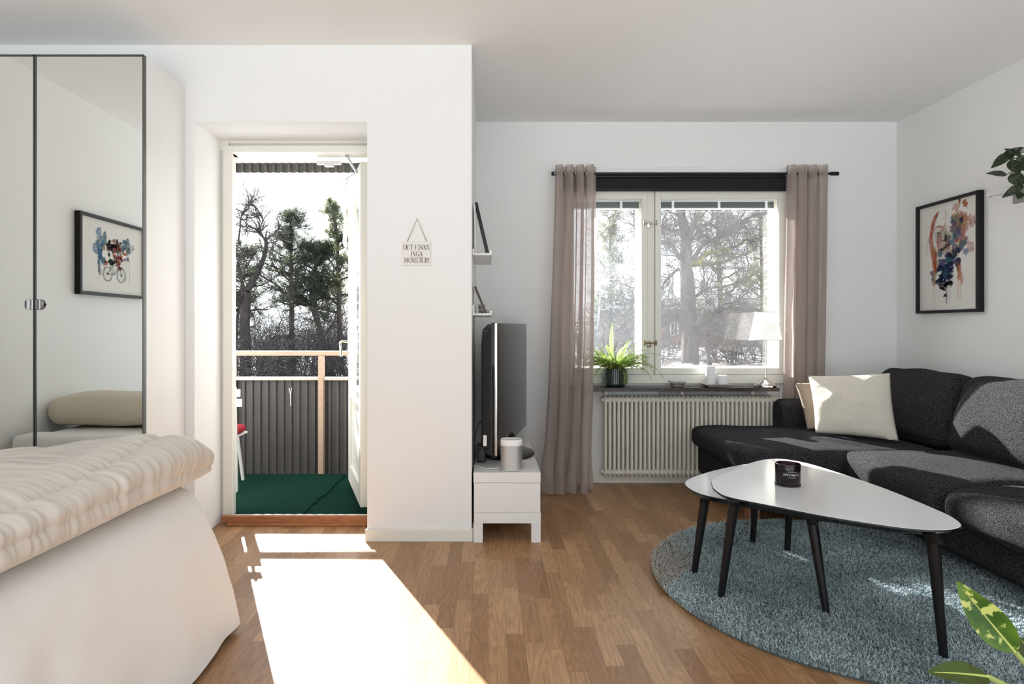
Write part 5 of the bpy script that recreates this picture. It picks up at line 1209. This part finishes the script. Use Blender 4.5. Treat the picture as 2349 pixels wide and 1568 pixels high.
def bare(label, limbs, Y, seed, bark, twl=2, twn=6, twlen=1.5, name='bare_tree', grp='trees outside the windows', moss=(), tw=.010, up=.03):
    r = random.Random(seed); b = at(*limbs[0][0][0], Y); b.z = gh(b.x, b.y) - .08; t = thing(name, label, 'tree', tuple(b), grp); L = Limbs(); T_ = Limbs(); Mo = Limbs()
    for i, (pp, r0, r1) in enumerate(limbs):
        dy = r.uniform(-1.0, 1.0) if i else 0; pts = px_line(pp, Y, dy if i else 0)
        if i == 0: pts = [b] + pts
        pts = curve([tuple(p) for p in pts], 6)
        pts = [p + mnoise.noise_vector(p * 1.3) * .07 * (1 if i else .5) for p in pts]
        (Mo if i in moss else L).add(pts, r0, r1)
        k0 = len(pts) // (2 if i == 0 else 5)
        for j in range(int(twn * (1 + len(pp) * .35))):
            q = r.randrange(k0, len(pts)); d = (pts[q] - pts[q - 1]).normalized(); s_ = d.orthogonal(); s_.rotate(Matrix.Rotation(r.random() * 6.28, 3, d)); a = r.uniform(.5, 1.3)
            grow(T_, r, pts[q], d * math.cos(a) + s_ * math.sin(a), twlen * r.uniform(.5, 1.1), tw * r.uniform(1.5, 3.0), twl, up, .28, 5, tw * .75, .22)
    L.mesh('trunk', bark, t)
    if moss: Mo.mesh('mossy_limb', moss_m, t)['label'] = 'limbs with yellow green moss'
    T_.mesh('twigs', bark, t); return t
oak_l = [([(1584, 840), (1583, 780), (1580, 700), (1577, 650), (1573, 610), (1575, 560), (1568, 520), (1560, 490), (1550, 440)], .25, .09),
    ([(1576, 550), (1590, 510), (1606, 470), (1618, 400)], .09, .04), ([(1577, 607), (1605, 602), (1622, 582), (1655, 574), (1690, 566), (1715, 545)], .075, .03), ([(1580, 612), (1620, 606), (1665, 598), (1712, 580), (1740, 560)], .06, .025),
    ([(1573, 604), (1556, 590), (1540, 560), (1524, 556), (1506, 560)], .07, .03), ([(1574, 640), (1555, 620), (1530, 640), (1516, 668), (1504, 690)], .05, .02), ([(1580, 706), (1552, 698), (1528, 704), (1500, 692), (1460, 690), (1430, 696)], .06, .02),
    ([(1581, 722), (1556, 728), (1530, 742), (1512, 736), (1508, 715)], .055, .02), ([(1582, 760), (1600, 748), (1628, 735), (1640, 715), (1670, 705), (1700, 702)], .06, .02), ([(1568, 522), (1545, 530), (1522, 522), (1500, 512), (1460, 490)], .05, .02),
    ([(1590, 600), (1620, 560), (1670, 540), (1710, 505), (1745, 490), (1785, 488)], .06, .02), ([(1660, 545), (1700, 520), (1738, 480), (1752, 440)], .04, .015), ([(1582, 690), (1610, 670), (1650, 660), (1700, 650)], .04, .015), ([(1575, 580), (1600, 530), (1640, 500), (1680, 470)], .04, .015), ([(1478, 520), (1470, 490), (1455, 450)], .04, .02)]
bare('big gnarled leafless oak with mossy limbs outside the wide window pane', oak_l, 16, 5, bark_g, 2, 8, 1.15, 'oak_tree', moss=(2, 3), tw=.0075)
bare('slender crooked young tree beside the foot of the oak', [([(1628, 842), (1620, 800), (1612, 768), (1600, 740)], .07, .03), ([(1616, 780), (1640, 750), (1655, 735), (1690, 750)], .035, .015), ([(1600, 740), (1620, 700), (1622, 660)], .03, .01)], 15, 9, bark_g, 2, 6, .9, tw=.007)
bare('bare oak with two curving leaders at the left of the balcony door view', [([(563, 875), (562, 780), (562, 720), (565, 670)], .24, .17), ([(566, 665), (585, 635), (600, 600), (609, 560), (606, 545)], .12, .06), ([(606, 548), (592, 530), (602, 505), (590, 480), (578, 465)], .04, .015), ([(606, 548), (625, 535), (640, 520)], .035, .015), ([(563, 670), (552, 640), (545, 600)], .08, .05), ([(560, 705), (546, 690), (538, 680)], .06, .04), ([(546, 560), (550, 520), (556, 485), (568, 462)], .035, .012), ([(602, 540), (580, 520), (560, 520)], .03, .012)], 23, 13, bark_d, 2, 6, .85, tw=.009)
bare('thin crooked tree leaning right before the pines in the balcony door view', [([(742, 875), (740, 790), (728, 740), (712, 705)], .09, .05), ([(738, 780), (752, 755), (772, 735), (790, 715)], .05, .02), ([(668, 690), (640, 660), (612, 640), (590, 628)], .06, .03)], 26, 14, bark_d, 2, 6, 1.0, tw=.009)
bare('young leafless birch in the narrow left window pane', [([(1468, 850), (1467, 760), (1463, 660), (1456, 560), (1452, 470)], .05, .015), ([(1464, 700), (1440, 650), (1410, 620)], .02, .01)], 18, 21, M('birch_bark', (.55, .53, .50), .8, var=(9, (.2, .18, .17), .55, .62, (1, 1, .5))), 2, 9, 1.0, 'birch_tree', tw=.006)
bare('leafless birch with pale trunk left of the young birch', [([(1374, 850), (1372, 760), (1378, 660), (1372, 560), (1376, 460)], .05, .015), ([(1374, 560), (1362, 520), (1350, 470)], .02, .01)], 20, 26, M('birch_bark'), 2, 9, 1.0, 'birch_tree', tw=.006)
# tall bare tree added out of view to dapple the sunlight on the sofa
rr2 = random.Random(77); bx_, by_ = -1.9, 10.2; tt_ = thing('bare_tree', 'unseen tall bare tree added near the house between balcony and window', 'tree', (bx_, by_, -1)); L = Limbs(); T_ = Limbs()
tr_ = [Vector((bx_, by_, -1.0)), Vector((bx_ + .05, by_, 2)), Vector((bx_ + .1, by_ + .1, 4.2)), Vector((bx_ + .25, by_, 6.8))]; L.add(curve([tuple(p) for p in tr_], 6), .10, .03)
for k in range(13):
    z = 3.3 + 3.0 * k / 13; az = rr2.choice((.2, 3.0, -.3, 3.4, .6)) + rr2.gauss(0, .4); grow(T_, rr2, (bx_ + .1, by_, z), (math.cos(az), math.sin(az), .35), rr2.uniform(.8, 1.4), .018, 2, .02, .22, 4, .006, .2)
L.mesh('trunk', bark_d, tt_); T_.mesh('twigs', bark_d, tt_)

def shrub(label, x, Y, n, h, spread, seed, bark, grp='thickets of bare brush outside'):
    r = random.Random(seed); cx_ = wx(x, Y); b = Vector((cx_, Y, gh(cx_, Y) - .05)); t = thing('bare_shrub', label, 'shrub', tuple(b), grp); L = Limbs()
    for i in range(int(n * 1.5)):
        p = b + Vector((r.gauss(0, spread), r.gauss(0, spread), 0)); p.z = gh(p.x, p.y) - .05
        grow(L, r, p, (r.gauss(0, .4), r.gauss(0, .4), 1), h * r.uniform(.5, 1.25), r.uniform(.010, .020), 2, .04, .17, 6, .0065, .3)
    L.mesh('stems', bark, t); return t
ORD = ('leftmost', 'second from the left', 'third from the left', 'fourth from the left', 'fifth from the left', 'sixth from the left', 'seventh from the left', 'rightmost')
for i, (x, Y, n, h, w, s_) in enumerate(((560, 19, 16, 1.7, .7, 1), (600, 22, 18, 2.1, .8, 2), (640, 20, 16, 1.9, .8, 3), (680, 18, 14, 1.4, .7, 4), (705, 23, 18, 2.2, .8, 5), (740, 20, 16, 1.9, .8, 6), (775, 18, 14, 1.7, .7, 7), (805, 22, 16, 2.2, .8, 8), (620, 26, 18, 2.9, 1.1, 9), (720, 28, 18, 2.6, 1.1, 10), (790, 27, 16, 3.0, 1.0, 11), (550, 27, 14, 2.6, 1.0, 12))):
    shrub(('dark bare shrub in the near row beyond the balcony rail, ' + ORD[i]) if i < 8 else 'taller dark bare shrub in the far row beyond the balcony, ' + ('near the left trunk', 'behind the middle pine', 'near the right pine', 'at the left edge')[i - 8], x, Y, n, h, w, s_, bark_d, 'dark thicket seen above the balcony rail')
for i, (x, Y, n, h, w, s_) in enumerate(((1370, 20, 15, 1.7, .5, 21), (1395, 22, 15, 1.9, .6, 22), (1425, 19, 15, 1.5, .5, 23), (1455, 22, 15, 1.9, .6, 24))):
    shrub('grey leafless shrub behind the fern in the left pane, ' + ('leftmost', 'second from the left', 'third from the left', 'rightmost')[i], x, Y, n, h, w, s_, bark_g, 'grey brush behind the fern')
for i, (x, Y, n, h, w, s_) in enumerate(((1520, 24, 12, 1.0, .7, 31), (1680, 20, 10, 1.6, .5, 32), (1710, 17, 10, 1.5, .4, 33), (1745, 21, 12, 1.4, .6, 34), (1775, 18, 10, 1.6, .4, 35), (1655, 18, 9, 1.2, .4, 36))):
    shrub(('bare low shrub left of the oak trunk', 'thin upright bare stems left of the lamp reflection', 'thin upright bare stems just behind the lamp shade reflection', 'bare shrub right of the oak, behind the lamp shade', 'bare stems at the right edge of the wide pane', 'small bare shrub before the pink house, right of the oak')[i], x, Y, n, h, w, s_, bark_g, 'brush before the pink house')
for (x, Y, sx_, sy_, sz_, lab, cc_) in ((1577, 14.6, .26, .22, .18, 'pale snow covered stone at the foot of the oak', (.62, .60, .58)), (1522, 13.5, .34, .3, .16, 'low dark stone in the snow left of the oak', (.16, .13, .12))):
    c = Vector((wx(x, Y), Y, 0)); c.z = gh(c.x, Y) + .02; mb = MB(); P = []
    for j in range(13):
        row = []
        for i in range(20):
            a = i / 20 * 6.2832; e_ = -math.pi / 2 + math.pi * j / 12; d = Vector((math.cos(a) * math.cos(e_), math.sin(a) * math.cos(e_), math.sin(e_))); k = 1 + .35 * mnoise.noise(d * 1.7 + c); row.append(c + Vector((d.x * sx_, d.y * sy_, d.z * sz_)) * k)
        P.append(row)
    mb.grid(P, True); tag(mb.build('boulder', M('stone_' + str(x), cc_, .9, bump=(12, .5)), None, True), lab, 'stone')
